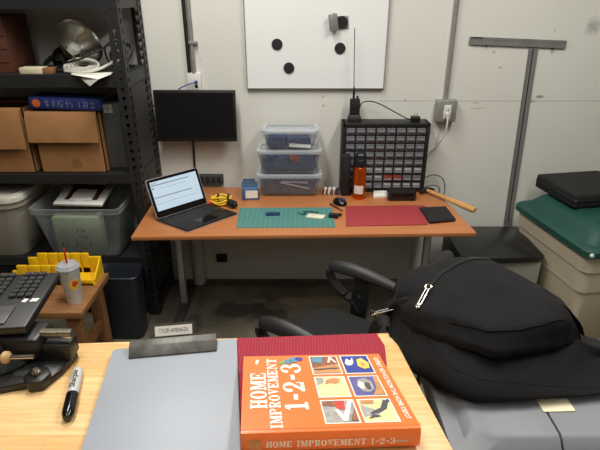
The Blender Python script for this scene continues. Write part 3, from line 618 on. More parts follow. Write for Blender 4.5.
clear_bin('topmost of three clear bins stacked on the desk, half filled', -.206, .098, 2.68, 2.84, .948, 1.06)
def content(name, lb, m, parts):
    bm = nb()
    for c, s, r in parts: box(bm, c, s, R('Z', r) if not isinstance(r, Matrix) else r, bev=min(s)*.2)
    tag(recentre(build(name, bm, m)), lb, 'parts')
content('parts_pile', 'dark grey parts filling the lowest clear bin', 'content_grey', [((-.06, 2.76, ZD+.05), (.30, .13, .09), 0), ((-.12, 2.72, ZD+.1), (.1, .04, .02), 20), ((.04, 2.72, ZD+.09), (.12, .04, .02), -15)])
content('white_strip', 'white plastic strip, upper of two crossing in the lowest clear bin', 'content_white', [((-.03, 2.688, ZD+.085), (.15, .004, .008), R('Y', 2))])
content('white_strip', 'white plastic strip, lower sloping one in the lowest clear bin', 'content_white', [((-.03, 2.6865, ZD+.066), (.17, .004, .008), R('Y', 13))])
content('parts_pile', 'navy parts filling the middle clear bin', 'content_navy', [((-.06, 2.765, .815+.045), (.30, .12, .08), 0), ((-.14, 2.74, .905), (.1, .06, .03), 30), ((.04, 2.74, .90), (.1, .05, .03), -20)])
content('grip', 'orange grip lying in the middle clear bin', 'content_orange', [((-.03, 2.69, .90), (.06, .014, .03), R('Y', 20))])
content('parts_pile', 'dark blue boxes filling half the topmost clear bin', 'content_navy', [((-.13, 2.76, .984), (.1, .11, .055), 0), ((-.01, 2.76, .98), (.13, .1, .045), 8)])
content('printed_card', 'white printed card lying in the topmost clear bin', 'content_white', [((.0, 2.70, .966), (.12, .004, .02), R('Y', 4))])

# four small clips in a row
cm = [('white_plastic', 'small white clip next to lowest clear bin, first in row', .143, 8), ('white_plastic', 'small white clip second in the row beside the clear bins', .168, -12), ('white_plastic', 'small white clip third in the row beside clear bins', .193, 15), ('mouse_blue', 'small blue clip at row end next to drawer cabinet', .218, -20)]
for mk, lb, x, r in cm:
    t = thing('clip', lb, 'clip', (x, 2.715, ZD), r, 'small clips standing in a row on the desk')
    bm = nb(); box(bm, (0, 0, .02), (.013, .02, .04), R('Y', 8), bev=.003); box(bm, (.006, 0, .038), (.014, .018, .014), bev=.003); build('clip_body', bm, mk, t)
    bm = nb(); tube(bm, smooth_pts([(-.006, -.012, .004), (-.012, -.014, .02), (-.004, -.013, .036)]), .003, 6); build('spring', bm, 'black_matte', t)

# mouse
t = thing('mouse', 'black computer mouse with blue top on the desk near red mat', 'mouse', (.222, 2.577, ZD))
bm = nb(); lathe(bm, [(.001, 0), (.9, 0), (1, .12), (.96, .4), (.7, .8), (.3, .98), (.001, 1)], T(.222, 2.577, ZD) @ R('Z', -60) @ Matrix.Diagonal((.05, .034, .032, 1)), 28); build('mouse_body', bm, 'black_gloss', t, True)
bm = nb(); lathe(bm, [(.001, .6), (.75, .62), (.7, .82), (.3, 1.0), (.001, 1.03)], T(.228, 2.577, ZD) @ R('Z', -60) @ Matrix.Diagonal((.042, .03, .032, 1)), 24); build('top_shell', bm, 'mouse_blue', t, True)

# mats on the desk
bm = nb(); prism(bm, [(-.318, 2.257), (.176, 2.262), (.176, 2.515), (-.33, 2.512)], ZD, ZD+.003); tag(build('cutting_mat', bm, 'cut_mat'), 'green gridded cutting mat on the desk front', 'mat')
bm = nb(); prism(bm, [(.232, 2.276), (.645, 2.292), (.69, 2.545), (.25, 2.53)], ZD, ZD+.005, bev=.001); tag(recentre(build('desk_mat', bm, 'red_mat')), 'smooth red mat on desk right of the cutting mat', 'mat')
t = thing('notebook', 'small black notebook lying at right end of red desk mat', 'notebook', (.72, 2.41, ZD+.005))
bm = nb(); prism(bm, [(.655, 2.305), (.80, 2.335), (.792, 2.505), (.646, 2.49)], ZD+.0055, ZD+.016, bev=.003); build('cover', bm, 'black_matte', t, True)
bm = nb(); prism(bm, [(.658, 2.302), (.796, 2.331), (.79, 2.50), (.65, 2.487)], ZD+.008, ZD+.0135); build('pages', bm, 'steel_dark', t, True)
# small things on the cutting mat
zc = ZD+.003
bm = nb(); box(bm, (-.143, 2.413, zc+.007), (.075, .022, .014), R('Z', 4), bev=.004); box(bm, (-.16, 2.425, zc+.005), (.03, .02, .01), R('Z', 30), bev=.003); tag(recentre(build('pocket_tool', bm, 'blue_tool')), 'dark blue pocket tool lying on the green cutting mat', 'tool')
bm = nb(); prism(bm, [(.03, 2.37), (.118, 2.352), (.135, 2.393), (.045, 2.412)], zc, zc+.010, bev=.002); tag(recentre(build('eraser', bm, 'eraser')), 'cream block eraser lying on the green cutting mat', 'eraser')
bm = nb(); tube(bm, smooth_pts([(-.01, 2.44, zc+.004), (.01, 2.415, zc+.004), (.03, 2.42, zc+.004), (.02, 2.445, zc+.004), (.05, 2.45, zc+.004), (.10, 2.44, zc+.004)]), .0028, 6); tag(recentre(build('wire_scrap', bm, 'green_dark')), 'thin dark wire scrap next to cream eraser', 'wire')
bm = nb(); box(bm, (.175, 2.385, zc+.010), (.05, .03, .018), R('Z', -8), bev=.003); box(bm, (.207, 2.40, zc+.008), (.025, .012, .012), R('Z', 25), bev=.002); tag(recentre(build('usb_adapter', bm, 'black_plastic')), 'small black adapter on cutting mat edge next to red mat', 'adapter')
bm = nb(); cyl(bm, (.168, 2.56, ZD+.006), (.205, 2.50, ZD+.006), .0055, n=10); cyl(bm, (.205, 2.50, ZD+.006), (.228, 2.462, ZD+.006), .0035, n=8); tag(recentre(build('screwdriver', bm, 'red_brown')), 'small dark screwdriver lying between cutting mat and mouse', 'screwdriver')

# orange bottle and its neighbours
t = thing('water_bottle', 'orange metal water bottle with black cap on the desk', 'bottle', (.337, 2.665, ZD))
bm = nb(); lathe(bm, [(.001, 0), (.034, 0), (.037, .004), (.037, .015), (.0355, .018), (.0355, .168), (.033, .182), (.028, .19), (.001, .19)], n=32); build('bottle_body', bm, 'bottle_orange', t)
bm = nb(); lathe(bm, [(.001, .19), (.03, .19), (.0335, .194), (.0335, .225), (.03, .232), (.024, .235), (.024, .243), (.001, .245)], n=28); build('cap', bm, 'black_plastic', t)
bm = nb(); tube(bm, smooth_pts([(-.025, 0, .235), (-.02, 0, .262), (.0, 0, .268), (.02, 0, .262), (.025, 0, .235)]), .006, 8); build('carry_loop', bm, 'black_plastic', t)
bm = nb()
n0 = 10; ang = [math.radians(-150+9*k) for k in range(n0+1)]
loft(bm, [[(.0361*math.cos(a), .0361*math.sin(a), z) for a in ang] for z in (.035, .085)], cap=False, closed=False); build('label', bm, 'label_white', t)
bm = nb(); box(bm, (0, 0, .12), (.05, .05, .24), bev=.006); box(bm, (0, -.0265, .14), (.038, .003, .13), bev=.001); o = build('speaker_box', bm, 'black_matte'); o.location = (.262, 2.715, ZD); tag(o, 'tall slim black case standing left of orange bottle', 'case')
bm = nb(); prism(bm, [(.418, 2.655), (.51, 2.662), (.512, 2.738), (.432, 2.738)], ZD, ZD+.016, bev=.001); tag(recentre(build('note_cards', bm, 'white_paper')), 'small stack of white note cards in front of drawer cabinet', 'paper')
t = thing('power_supply', 'flat black power supply box in front of the drawer cabinet', 'power supply', (.575, 2.65, ZD))
bm = nb(); box(bm, (0, 0, .028), (.155, .075, .056), bev=.005); build('case_body', bm, 'black_plastic', t)
bm = nb(); box(bm, (0, -.0385, .028), (.12, .002, .034), bev=.001); build('front_plate', bm, 'black_gloss', t)

# 64-drawer cabinet
cab = thing('drawer_cabinet', 'black small-parts cabinet with many grey drawers standing on the desk', 'drawer cabinet', (.485, 2.8, ZD))
cx0, cx1, cy0, cy1, cz1 = .236, .728, 2.752, 2.865, 1.078
bm = nb(); b2(bm, cx0, cx0+.02, cy0, cy1, ZD, cz1, bev=.004); b2(bm, cx1-.02, cx1, cy0, cy1, ZD, cz1, bev=.004); b2(bm, cx0+.003, cx1-.003, cy0, cy1, cz1-.022, cz1, bev=.004); b2(bm, cx0+.003, cx1-.003, cy0, cy1, ZD, ZD+.018, bev=.003); b2(bm, cx0+.01, cx1-.01, cy1-.006, cy1-.001, ZD+.01, cz1-.01)
nx = ny = 8; wx = (cx1-cx0-.04)/nx; wz = (cz1-ZD-.04)/ny
for i in range(1, nx): b2(bm, cx0+.02+i*wx-.002, cx0+.02+i*wx+.002, cy0+.004, cy1-.006, ZD+.018, cz1-.022)
for j in range(1, ny): b2(bm, cx0+.02, cx1-.02, cy0+.004, cy1-.006, ZD+.018+j*wz-.002, ZD+.018+j*wz+.002)
build('cabinet_body', bm, 'drawer_frame', cab, True)
def drawer_mesh():
    bm = nb(); w = wx-.008; h = wz-.008
    b2(bm, -w/2, w/2, 0, .004, -h/2, h/2, bev=.0015); b2(bm, -w/2, w/2, .004, .09, -h/2, -h/2+.002); b2(bm, -w/2, -w/2+.002, .004, .09, -h/2, h/2-.006); b2(bm, w/2-.002, w/2, .004, .09, -h/2, h/2-.006)
    return bm
def pull_mesh():
    bm = nb(); w = wx-.016; prism(bm, [(-.0, 0), (-.011, -.003), (-.012, -.007), (-.009, -.008), (-.0, -.005)], -w/2, w/2, Matrix(((0, 0, 1, 0), (1, 0, 0, 0), (0, 1, 0, .004), (0, 0, 0, 1)))); return bm
d0 = build('drawer', drawer_mesh(), 'drawer_grey'); p0 = build('pull', pull_mesh(), 'drawer_grey')
dr = build('drawer', drawer_mesh(), 'drawer_red')
bm = nb(); b2(bm, -wx*.32, wx*.32, -.0010, .0002, .003, .013); l0 = build('label', bm, 'tag_white')
first = True; used = set()
rootinv = ROOTM[cab.name].inverted()
for j in range(ny):
    for i in range(nx):
        red = (j == 1 and i in (4, 5))
        src = dr if red else d0
        d = src if src.name not in used else src.copy()
        if src.name in used: C.objects.link(d)
        used.add(src.name)
        d.parent = cab; d.location = rootinv @ V((cx0+.02+(i+.5)*wx, cy0+.003, ZD+.018+(j+.5)*wz))
        if red: d['label'] = 'drawer showing red contents'
        p = p0 if 'p' not in used else p0.copy()
        if 'p' in used: C.objects.link(p)
        used.add('p'); p.parent = d; p.location = (0, 0, 0 if j > 2 else -.006)
        if j <= 2 and not red and not (j == 1 and i >= 6) and not (j == 0 and i == 3):
            q = l0 if 'l' not in used else l0.copy()
            if 'l' in used: C.objects.link(q)
            used.add('l'); q.parent = d; q.location = (0, 0, 0)

# radio with whip antenna, adapter on the cabinet
t = thing('two_way_radio', 'black two-way radio with tall thin antenna in charger on drawer cabinet', 'radio', (.306, 2.81, 1.078))
bm = nb(); loft(bm, [[(x*s, y*s, z) for x, y in rrect(.078, .06, .012, 4)] for z, s in ((0, 1), (.012, 1), (.03, .85), (.038, .72))]); build('charging_cradle', bm, 'black_plastic', t)
bm = nb(); box(bm, (0, 0, .075), (.056, .034, .10), bev=.008); box(bm, (0, -.016, .085), (.034, .003, .04), bev=.001); build('radio_body', bm, 'black_matte', t)
bm = nb(); cyl(bm, (.012, 0, .124), (.012, 0, .14), .006, n=12); build('knob', bm, 'black_plastic', t)
bm = nb(); tube(bm, [(-.008, 0, .122), (-.008, 0, .165), (-.01, -.001, .2), (-.02, -.005, .49)], lambda s: .0065 if s < .4 else .0022, 10); build('antenna', bm, 'black_matte', t)
t = thing('power_adapter', 'black plug-in adapter sitting on top right of the drawer cabinet', 'adapter', (.648, 2.80, 1.078))
bm = nb(); box(bm, (0, 0, .015), (.05, .04, .03), bev=.005); build('adapter_body', bm, 'black_plastic', t)
bm = nb()
for x in (-.008, .008): box(bm, (x, 0, .038), (.003, .007, .018))
build('prong', bm, 'chrome', t)
bm = nb(); tube(bm, smooth_pts([(.332, 2.81, 1.15), (.35, 2.82, 1.18), (.40, 2.825, 1.185), (.46, 2.82, 1.165), (.53, 2.81, 1.13), (.60, 2.80, 1.095), (.626, 2.80, 1.09)]), .0032, 7); tag(recentre(build('charger_cable', bm, 'cord_black')), 'thin black cable arching from radio to adapter on drawer cabinet', 'cable')

# hammer and black wire loop
t = thing('hammer', 'wooden handled hammer lying on the right edge of desk', 'hammer', (.82, 2.62, ZD))
h0, h1 = V((.735, 2.742, ZD+.02)), V((.925, 2.43, ZD+.022))
bm = nb(); tube(bm, [h0.lerp(h1, s) for s in (0, .1, .25, .5, .7, .85, .95, 1.0)], lambda s: (.010, .010, .011, .0135, .0165, .0175, .0175, .015)[int(round(s*7))], 14, flat=.85); build('handle', bm, 'tool_wood', t, True)
d = (h1-h0).normalized(); sd = d.cross(V((0, 0, 1))).normalized()
bm = nb(); hc = h0+d*.006
cyl(bm, hc-sd*.02, hc+sd*.03, .014, .012, 14); cyl(bm, hc+sd*.03, hc+sd*.045, .016, .015, 14)
tube(bm, [hc-sd*.02, hc-sd*.04+V((0, 0, -.002)), hc-sd*.058+d*.006+V((0, 0, -.006))], lambda s: .013-.007*s, 10, flat=.7); build('head', bm, 'steel_dark', t, True)
bm = nb(); tube(bm, smooth_pts([(.70, 2.80, ZD+.004), (.735, 2.835, ZD+.05), (.80, 2.845, ZD+.075), (.86, 2.84, ZD+.05), (.875, 2.83, ZD-.02), (.87, 2.83, ZD-.06)]), .0028, 7)
tube(bm, smooth_pts([(.72, 2.79, ZD+.004), (.76, 2.80, ZD+.02), (.81, 2.80, ZD+.024), (.835, 2.81, ZD+.0), (.838, 2.82, ZD-.05)]), .0025, 7)
tag(recentre(build('wire_loop', bm, 'cord_black')), 'thin black wire looping over back corner of desk behind the hammer', 'wire')
bm = nb(); box(bm, (.725, 2.79, ZD+.009), (.03, .022, .018), R('Z', 30), bev=.003); tag(recentre(build('plug_end', bm, 'steel_dark')), 'small dark metal plug end at cabinet foot behind the hammer', 'plug')

# ------------------------------------------------------------------ mini fridge, tan tote and case
t = thing('mini_fridge', 'small silver mini fridge with glossy black top under the desk end', 'fridge', (1.09, 2.54, 0))
bm = nb(); b2(bm, .875, 1.305, 2.40, 2.74, .012, .42, bev=.006); build('cabinet_body', bm, 'black_plastic', t, True)
bm = nb(); b2(bm, .87, 1.31, 2.365, 2.405, .03, .415, bev=.01); build('door', bm, 'fridge_silver', t, True)
bm = nb(); prism(bm, [(.862, 2.375), (.90, 2.352), (1.09, 2.345), (1.28, 2.352), (1.322, 2.375), (1.322, 2.75), (.862, 2.75)], .42, .452, bev=.008); build('top', bm, 'fridge_top', t, True)
for x in (.90, 1.28):
    for y in (2.43, 2.71):
        bm = nb(); cyl(bm, (x, y, 0), (x, y, .014), .015, n=12); build('foot', bm, 'rubber', t, True)
rz = 9.8
t = thing('storage_tote', 'big tan storage tote with green lid standing against the wall', 'storage tote', (1.37, 2.085, 0), rz)
LW, LD = .52, .66
bm = nb(); loft(bm, [[(x, y, z) for x, y in rrect(LW-2*a, LD-2*a, .05, 5, LW/2, LD/2)] for z, a in ((0, .08), (.012, .072), (.36, .045), (.365, .037), (.48, .03), (.49, .022), (.597, .018))]); build('tub', bm, 'tan_plastic', t)
bm = nb(); loft(bm, [[(x, y, z) for x, y in rrect(LW-2*a, LD-2*a, .05, 5, LW/2, LD/2)] for z, a in ((.584, .012), (.584, 0), (.612, 0), (.624, .012), (.628, .04), (.667, .07), (.690, .09), (.694, .11))])
for k in range(3): box(bm, (LW/2, .17+.16*k, .695), (LW-.3, .03, .008), bev=.003)
build('lid', bm, 'green_dark', t)
bm = nb(); lathe(bm, [(.001, -.008), (.009, -.006), (.011, 0), (.009, .006), (.001, .008)], T(.012, -.004, .607) @ R('X', 90), 16); build('latch_pin', bm, 'white_plastic', t)
t = thing('black_case', 'black soft equipment case lying on the green tote lid', 'case', (1.605, 2.625, .699), 10)
bm = nb(); box(bm, (0, 0, .043), (.40, .35, .08), bev=.014, seg=3); build('case_body', bm, 'case_black', t)
bm = nb()
tube(bm, [(x, y, .047) for x, y in rrect(.403, .353, .016, 4)], .003, 6, True); build('zip_seam', bm, 'black_plastic', t)

# ------------------------------------------------------------------ office chair
ch = thing('office_chair', 'black office chair with curved armrests facing the desk', 'office chair', (.124, 1.633, 0), 56)
def pillow(bm, w, d, h, m, k=.35, nseg=12):
    rg = []
    for i in range(nseg+1):
        a = -PI/2+PI*i/nseg; s = max(.02, math.cos(a))**k; rg.append([m @ V((x*s, y*s, h/2*math.sin(a))) for x, y in rrect(w, d, min(w, d)*.3, 5)])
    loft(bm, rg)
bm = nb(); pillow(bm, .46, .46, .10, T(0, -.02, .43)); build('seat', bm, 'chair_fabric', ch)
bm = nb(); mb = T(0, -.352, .715) @ R('X', 101); rg = []
pillow(bm, .42, .46, .085, mb)
for v in bm.verts: v.co.y += .9*(v.co.x**2)*.5
build('backrest', bm, 'chair_fabric', ch)
bm = nb(); strap(bm, smooth_pts([(0, -.05, .39), (0, -.25, .385), (0, -.37, .42), (0, -.385, .52), (0, -.395, .68)]), .07, .012, (1, 0, 0) and (0, 1, .3)); build('back_support', bm, 'chair_black', ch)
for s in (-1, 1):
    x = s*.25
    bm = nb(); tube(bm, smooth_pts([(x, .155, .628), (x, .14, .644), (x, .08, .655), (x, 0, .655), (x, -.10, .645), (x, -.175, .632)]), lambda u: .012+.018*math.sin(PI*min(1, max(0, .12+.8*u))), 12, flat=.55)
    a = build('armrest', bm, 'chair_black', ch)
    bm = nb(); strap(bm, smooth_pts([(x, .155, .63), (x, .158, .61), (x, .14, .57), (x, .09, .53), (x, .03, .50), (x, -.0, .46)]), .045, .014, (0, 1, .5)); build('arm_loop', bm, 'chair_black', a)
    bm = nb(); prism(bm, [(-.03, .40), (.045, .40), (.04, .52), (.03, .64), (-.045, .64), (-.04, .52)], -.011, .011, Matrix(((0, 0, 1, x), (1, 0, 0, 0), (0, 1, 0, 0), (0, 0, 0, 1))), bev=.004); b2(bm, *sorted((x, x-s*.12)), -.03, .03, .39, .402)
    build('arm_support', bm, 'chair_black', a)
    bm = nb(); cyl(bm, (x-.014, .0, .545), (x+.014, .0, .545), .007, n=12); build('bolt', bm, 'chrome', a)
bm = nb(); cyl(bm, (0, 0, .12), (0, 0, .40), .025); build('gas_column', bm, 'chair_black', ch)
bm = nb(); b2(bm, -.1, .1, -.1, .1, .37, .40, bev=.01); build('seat_plate', bm, 'chair_black', ch)
for k in range(5):
    a = 2*PI*k/5+.3; c, s = math.cos(a), math.sin(a)
    bm = nb(); strap(bm, [(c*.02, s*.02, .115), (c*.15, s*.15, .105), (c*.28, s*.28, .08)], .045, .03); build('leg', bm, 'chair_black', ch)
    bm = nb(); cyl(bm, (c*.28-s*.018, s*.28+c*.018, .03), (c*.28+s*.018, s*.28-c*.018, .03), .03, n=18); cyl(bm, (c*.28, s*.28, .03), (c*.28, s*.28, .075), .008, n=10); build('caster', bm, 'rubber', ch)

# ------------------------------------------------------------------ navy bin, stool, mitre box, cup
bm = nb(); loft(bm, [[(x, y, z) for x, y in rrect(w, d, .03, 4, -.96, 2.295)] for z, w, d in ((0, .18, .11), (.01, .19, .12), (.38, .22, .15), (.40, .235, .165), (.405, .226, .156), (.38, .21, .14), (.02, .18, .11))])
tag(recentre(build('waste_bin', bm, 'navy_plastic')), 'navy plastic waste bin on floor behind the wooden stool', 'bin')
ZS = .46  # stool seat scaled about the camera to reach this height, corners written out
st = thing('stool', 'low wooden stool with plank top carrying cup and yellow mitre box', 'stool', (-1.23, 2.0, 0))
bm = nb(); b2(bm, -1.50, -.962, 1.83, 2.178, ZS-.034, ZS, bev=.004); build('seat', bm, 'stool_wood', st, True)
for x in (-1.025, -1.43):
    for y in (1.885, 2.13):
        bm = nb(); b2(bm, x-.03, x+.03, y-.025, y+.025, 0, ZS-.034, bev=.003); build('leg', bm, 'stool_wood', st, True)
for x in (-1.025, -1.43):
    bm = nb(); b2(bm, x-.012, x+.012, 1.91, 2.105, .17, .225, bev=.002); build('stretcher', bm, 'stool_wood', st, True)
bm = nb(); b2(bm, -1.40, -1.055, 1.995, 2.02, .17, .225, bev=.002); build('stretcher', bm, 'stool_wood', st, True)
t = thing('mitre_box', 'yellow plastic mitre box with saw slots on the wooden stool', 'mitre box', (-1.17, 2.11, ZS))
bm = nb(); b2(bm, -1.36, -.985, 2.055, 2.172, ZS, ZS+.014, bev=.002)
def slotted(y, h, x0, x1, slots):
    xs = [x0]+[v for q_ in slots for v in (q_-.0022, q_+.0022)]+[x1]
    for a, b_ in zip(xs[::2], xs[1::2]): b2(bm, a, b_, y, y+.014, ZS, ZS+h, bev=.002)
    b2(bm, x0, x1, y, y+.014, ZS, ZS+h*.35)
slotted(2.055, .108, -1.34, -1.13, (-1.29, -1.23, -1.18)); b2(bm, -1.13, -.99, 2.055, 2.069, ZS, ZS+.03, bev=.002); b2(bm, -1.365, -1.34, 2.055, 2.069, ZS, ZS+.08, bev=.002)
slotted(2.158, .118, -1.29, -1.04, (-1.24, -1.19, -1.13, -1.08)); b2(bm, -1.34, -1.29, 2.158, 2.172, ZS, ZS+.095, bev=.002); b2(bm, -1.04, -.985, 2.158, 2.172, ZS, ZS+.10, bev=.002)
build('channel', bm, 'yellow_plastic', t, True)
bm = nb(); prism(bm, [(2.06, ZS), (2.17, ZS), (2.17, ZS+.10), (2.06, ZS+.03)], -.99, -.982, Matrix(((0, 0, 1, 0), (1, 0, 0, 0), (0, 1, 0, 0), (0, 0, 0, 1)))); build('end_stop', bm, 'yellow_plastic', t, True)
t = thing('drink_cup', 'white paper cup with yellow emblem, clear lid and red straw', 'cup', (-1.027, 1.925, ZS))
CH, CR0, CR1 = .18, .034, .046
bm = nb(); lathe(bm, [(.001, .003), (CR0-.002, .003), (CR0-.001, 0), (CR0, .002), (CR1, CH-.005), (CR1+.002, CH-.002), (CR1+.002, CH), (CR1-.002, CH), (CR0-.003, .01), (.001, .01)], n=32); build('cup_body', bm, 'cup_white', t)
bm = nb(); lathe(bm, [(CR1+.002, CH-.006), (CR1+.004, CH-.004), (CR1+.004, CH+.003), (CR1-.001, CH+.006), (CR1-.004, CH+.014), (.001, CH+.014), (.001, CH+.012), (CR1-.005, CH+.012), (CR1-.003, CH+.004), (CR1+.002, CH)], n=32); build('lid', bm, 'clear_rim', t)
bm = nb(); cyl(bm, (.0, 0, .02), (-.005, .01, .265), .004, n=10); build('straw', bm, 'straw_red', t)
def cupr(z): return CR0+(CR1-CR0)*z/CH
def on_cup(bm, a0, z0, poly, off=.0006):
    pt = lambda x, y: ((cupr(z0+y)+off)*math.cos(a0+x/.041), (cupr(z0+y)+off)*math.sin(a0+x/.041), z0+y)
    c = bm.verts.new(pt(0, 0)); rg = [[bm.verts.new(pt(x*k/4, y*k/4)) for x, y in poly] for k in range(1, 5)]; n = len(poly)
    for i in range(n):
        bm.faces.new((c, rg[0][i], rg[0][(i+1) % n]))
        for A, B in zip(rg, rg[1:]): bm.faces.new((A[i], B[i], B[(i+1) % n], A[(i+1) % n]))
F = math.radians(-48)
bm = nb(); on_cup(bm, F, .105, [(.026*(1 if k % 2 else .86)*math.cos(2*PI*k/20), .030*(1 if k % 2 else .86)*math.sin(2*PI*k/20)) for k in range(20)]); build('emblem', bm, 'cup_yellow', t)
bm = nb(); on_cup(bm, F+.12, .109, [(.014*math.cos(u), .014*math.sin(u)*(1+.3*math.cos(3*u))) for u in [2*PI*k/14 for k in range(14)]], .0013); build('emblem_detail', bm, 'cup_red', t)
for a, z in ((-118, .15), (-125, .07), (-75, .165), (-95, .04)):
    bm = nb(); on_cup(bm, math.radians(a), z, [(.004*math.cos(u), .004*math.sin(u)) for u in [2*PI*k/8 for k in range(8)]]); build('speckle', bm, 'cup_green', t)

# ------------------------------------------------------------------ workbench
ZB = 1.1
wb = thing('workbench', 'pale butcher block workbench across the front of the photo', 'workbench', (-.4, .4, 0))
bm = nb(); prism(bm, [(-1.1, .02), (.262, .02), (.236, .55), (.191, .846), (-.40, .812), (-1.1, .772)], ZB-.045, ZB, bev=.003); build('benchtop', bm, 'bench_wood', wb, True)
for x, y in ((-1.02, .08), (.2, .08), (-1.02, .70), (.13, .76)):
    bm = nb(); b2(bm, x-.04, x+.04, y-.04, y+.04, 0, ZB-.045, bev=.004); build('leg', bm, 'stool_wood', wb, True)
for y in (.08, .72):
    bm = nb(); b2(bm, -.98, .10, y-.02, y+.02, .92, 1.02); build('apron', bm, 'stool_wood', wb, True)

# bench vise
vs = thing('bench_vise', 'black iron bench vise bolted to the workbench corner', 'vise', (-.55, .75, ZB))
XZ = Matrix(((1, 0, 0, 0), (0, 0, 1, 0), (0, 1, 0, 0), (0, 0, 0, 1)))
bm = nb(); prism(bm, [(-.75, .685), (-.53, .668), (-.488, .680), (-.447, .690), (-.436, .715), (-.425, .765), (-.46, .79), (-.75, .79)], ZB, ZB+.016, bev=.004)
prism(bm, ngon((-.468, .694), .024, 6, .2), ZB, ZB+.024, bev=.004); build('base_plate', bm, 'vise_iron', vs, True)
bm = nb(); lathe(bm, [(.085, 0), (.09, .006), (.08, .02), (.066, .034), (.001, .034)], T(-.59, .745, ZB+.014) @ Matrix.Diagonal((1, .68, 1, 1)), 28); build('swivel', bm, 'vise_iron', vs, True)
bm = nb(); prism(bm, [(-.70, 1.135), (-.51, 1.125), (-.482, 1.128), (-.470, 1.15), (-.476, 1.172), (-.70, 1.172)], .728, .79, XZ, bev=.008); build('vise_body', bm, 'vise_iron', vs, True)
bm = nb(); b2(bm, -.58, -.425, .738, .775, ZB+.016, ZB+.052, bev=.003); build('slide_bar', bm, 'vise_iron', vs, True)
bm = nb(); n = 44; rings = []
for k in range(n):
    x = -.478+.058*k/(n-1); r_ = .0092 if k % 2 else .0066
    rings.append([(x, .752+r_*math.cos(2*PI*j/14), ZB+.069+r_*math.sin(2*PI*j/14)) for j in range(14)])
loft(bm, rings); build('screw', bm, 'chrome', vs, True, ang=20)
bm = nb(); cyl(bm, (-.66, .702, ZB+.048), (-.473, .707, ZB+.052), .0042, n=12); build('handle', bm, 'chrome', vs, True)
bm = nb(); lathe(bm, [(.001, -.008), (.007, -.007), (.011, -.003), (.011, .004), (.007, .007), (.001, .008)], T(-.523, .706, ZB+.051) @ R('Y', 90), 16); build('handle_collar', bm, 'tan_band', vs, True)
bm = nb(); lathe(bm, [(.001, 0), (.017, 0), (.019, .006), (.015, .022), (.001, .024)], T(-.552, .73, ZB+.05) @ R('X', 90), 18); build('screw_head', bm, 'vise_iron', vs, True)
bm = nb(); prism(bm, ngon((-.468, .694), .0085, 6), ZB+.024, ZB+.03); cyl(bm, (-.468, .694, ZB+.024), (-.468, .694, ZB+.036), .0045, n=10); build('bolt', bm, 'chrome', vs, True)

# keyboard on the vise
kb = thing('keyboard', 'old black keyboard lying across the top of bench vise', 'keyboard', (-.74, .84, ZB+.07))
mk = T(-.731, .806, ZB+.089) @ R('Z', 6) @ R('X', 1)
bm = nb(); box(bm, (0, 0, 0), (.46, .19, .018), bev=.005); bmesh.ops.transform(bm, matrix=mk, verts=bm.verts); build('case_body', bm, 'black_plastic', kb, True)
bm = nb()
for r in range(6):
    for c in range(28):
        if c in (20, 24): continue
        box(bm, (-.2105+c*.0152, .084-r*.0150-(.003 if r else 0), .0115), (.0125, .0118, .007), bev=.0015, seg=1)
bmesh.ops.transform(bm, matrix=mk, verts=bm.verts); kf = build('key_field', bm, 'key', kb, True); kf['kind'] = 'stuff'
bm = nb(); box(bm, (.12, -.058, .0105), (.14, .056, .005), bev=.002); bmesh.ops.transform(bm, matrix=mk, verts=bm.verts); build('palm_rest', bm, 'palm_sheen_grey', kb, True, label='palm rest with grey sheen painted in')  # sheen of the palm rest is put into the lighter grey
for x in (.199, .213, .220):
    bm = nb(); box(bm, (x, -.012, .0098), (.008 if x < .2 else .006, .011, .002), R('Z', -20))
    bmesh.ops.transform(bm, matrix=mk, verts=bm.verts); build('sticker', bm, 'white_plastic', kb, True)

# permanent marker
mkr = thing('marker', 'grey permanent marker with black cap lying on the workbench', 'marker', (-.40, .66, ZB))
p0_, p1_ = V((-.379, .604, ZB+.0108)), V((-.4085, .724, ZB+.0098)); d = (p1_-p0_)
mm = T(*p0_) @ d.to_track_quat('Z', 'Y').to_matrix().to_4x4()
Lk = d.length
bm = nb(); lathe(bm, [(.001, .0), (.0065, .001), (.0098, .008), (.0108, .02), (.0108, Lk*.44), (.0098, Lk*.45), (.001, Lk*.45)], mm, 20); build('cap', bm, 'black_gloss', mkr, True)
bm = nb(); lathe(bm, [(.001, Lk*.45), (.009, Lk*.45), (.0098, Lk*.47), (.0098, Lk*.9), (.0085, Lk*.97), (.005, Lk), (.001, Lk)], mm, 20); build('barrel', bm, 'marker_grey', mkr, True)
bm = nb(); d2 = d.normalized(); up = V((0, -.35, .94)); up = (up-d2*up.dot(d2)).normalized(); sx = d2; sy = up.cross(sx)
ctr_ = p0_.lerp(p1_, .70)+up*.0101
mt = Matrix(((sx.x, sy.x, up.x, ctr_.x), (sx.y, sy.y, up.y, ctr_.y), (sx.z, sy.z, up.z, ctr_.z), (0, 0, 0, 1)))
textmesh(bm, 'Sharpie', .0095, mt @ Matrix(((1, .25, 0, 0), (0, 1, 0, 0), (0, 0, 1, 0), (0, 0, 0, 1))), (.044), off=.02); build('lettering', bm, 'ink', mkr, True)

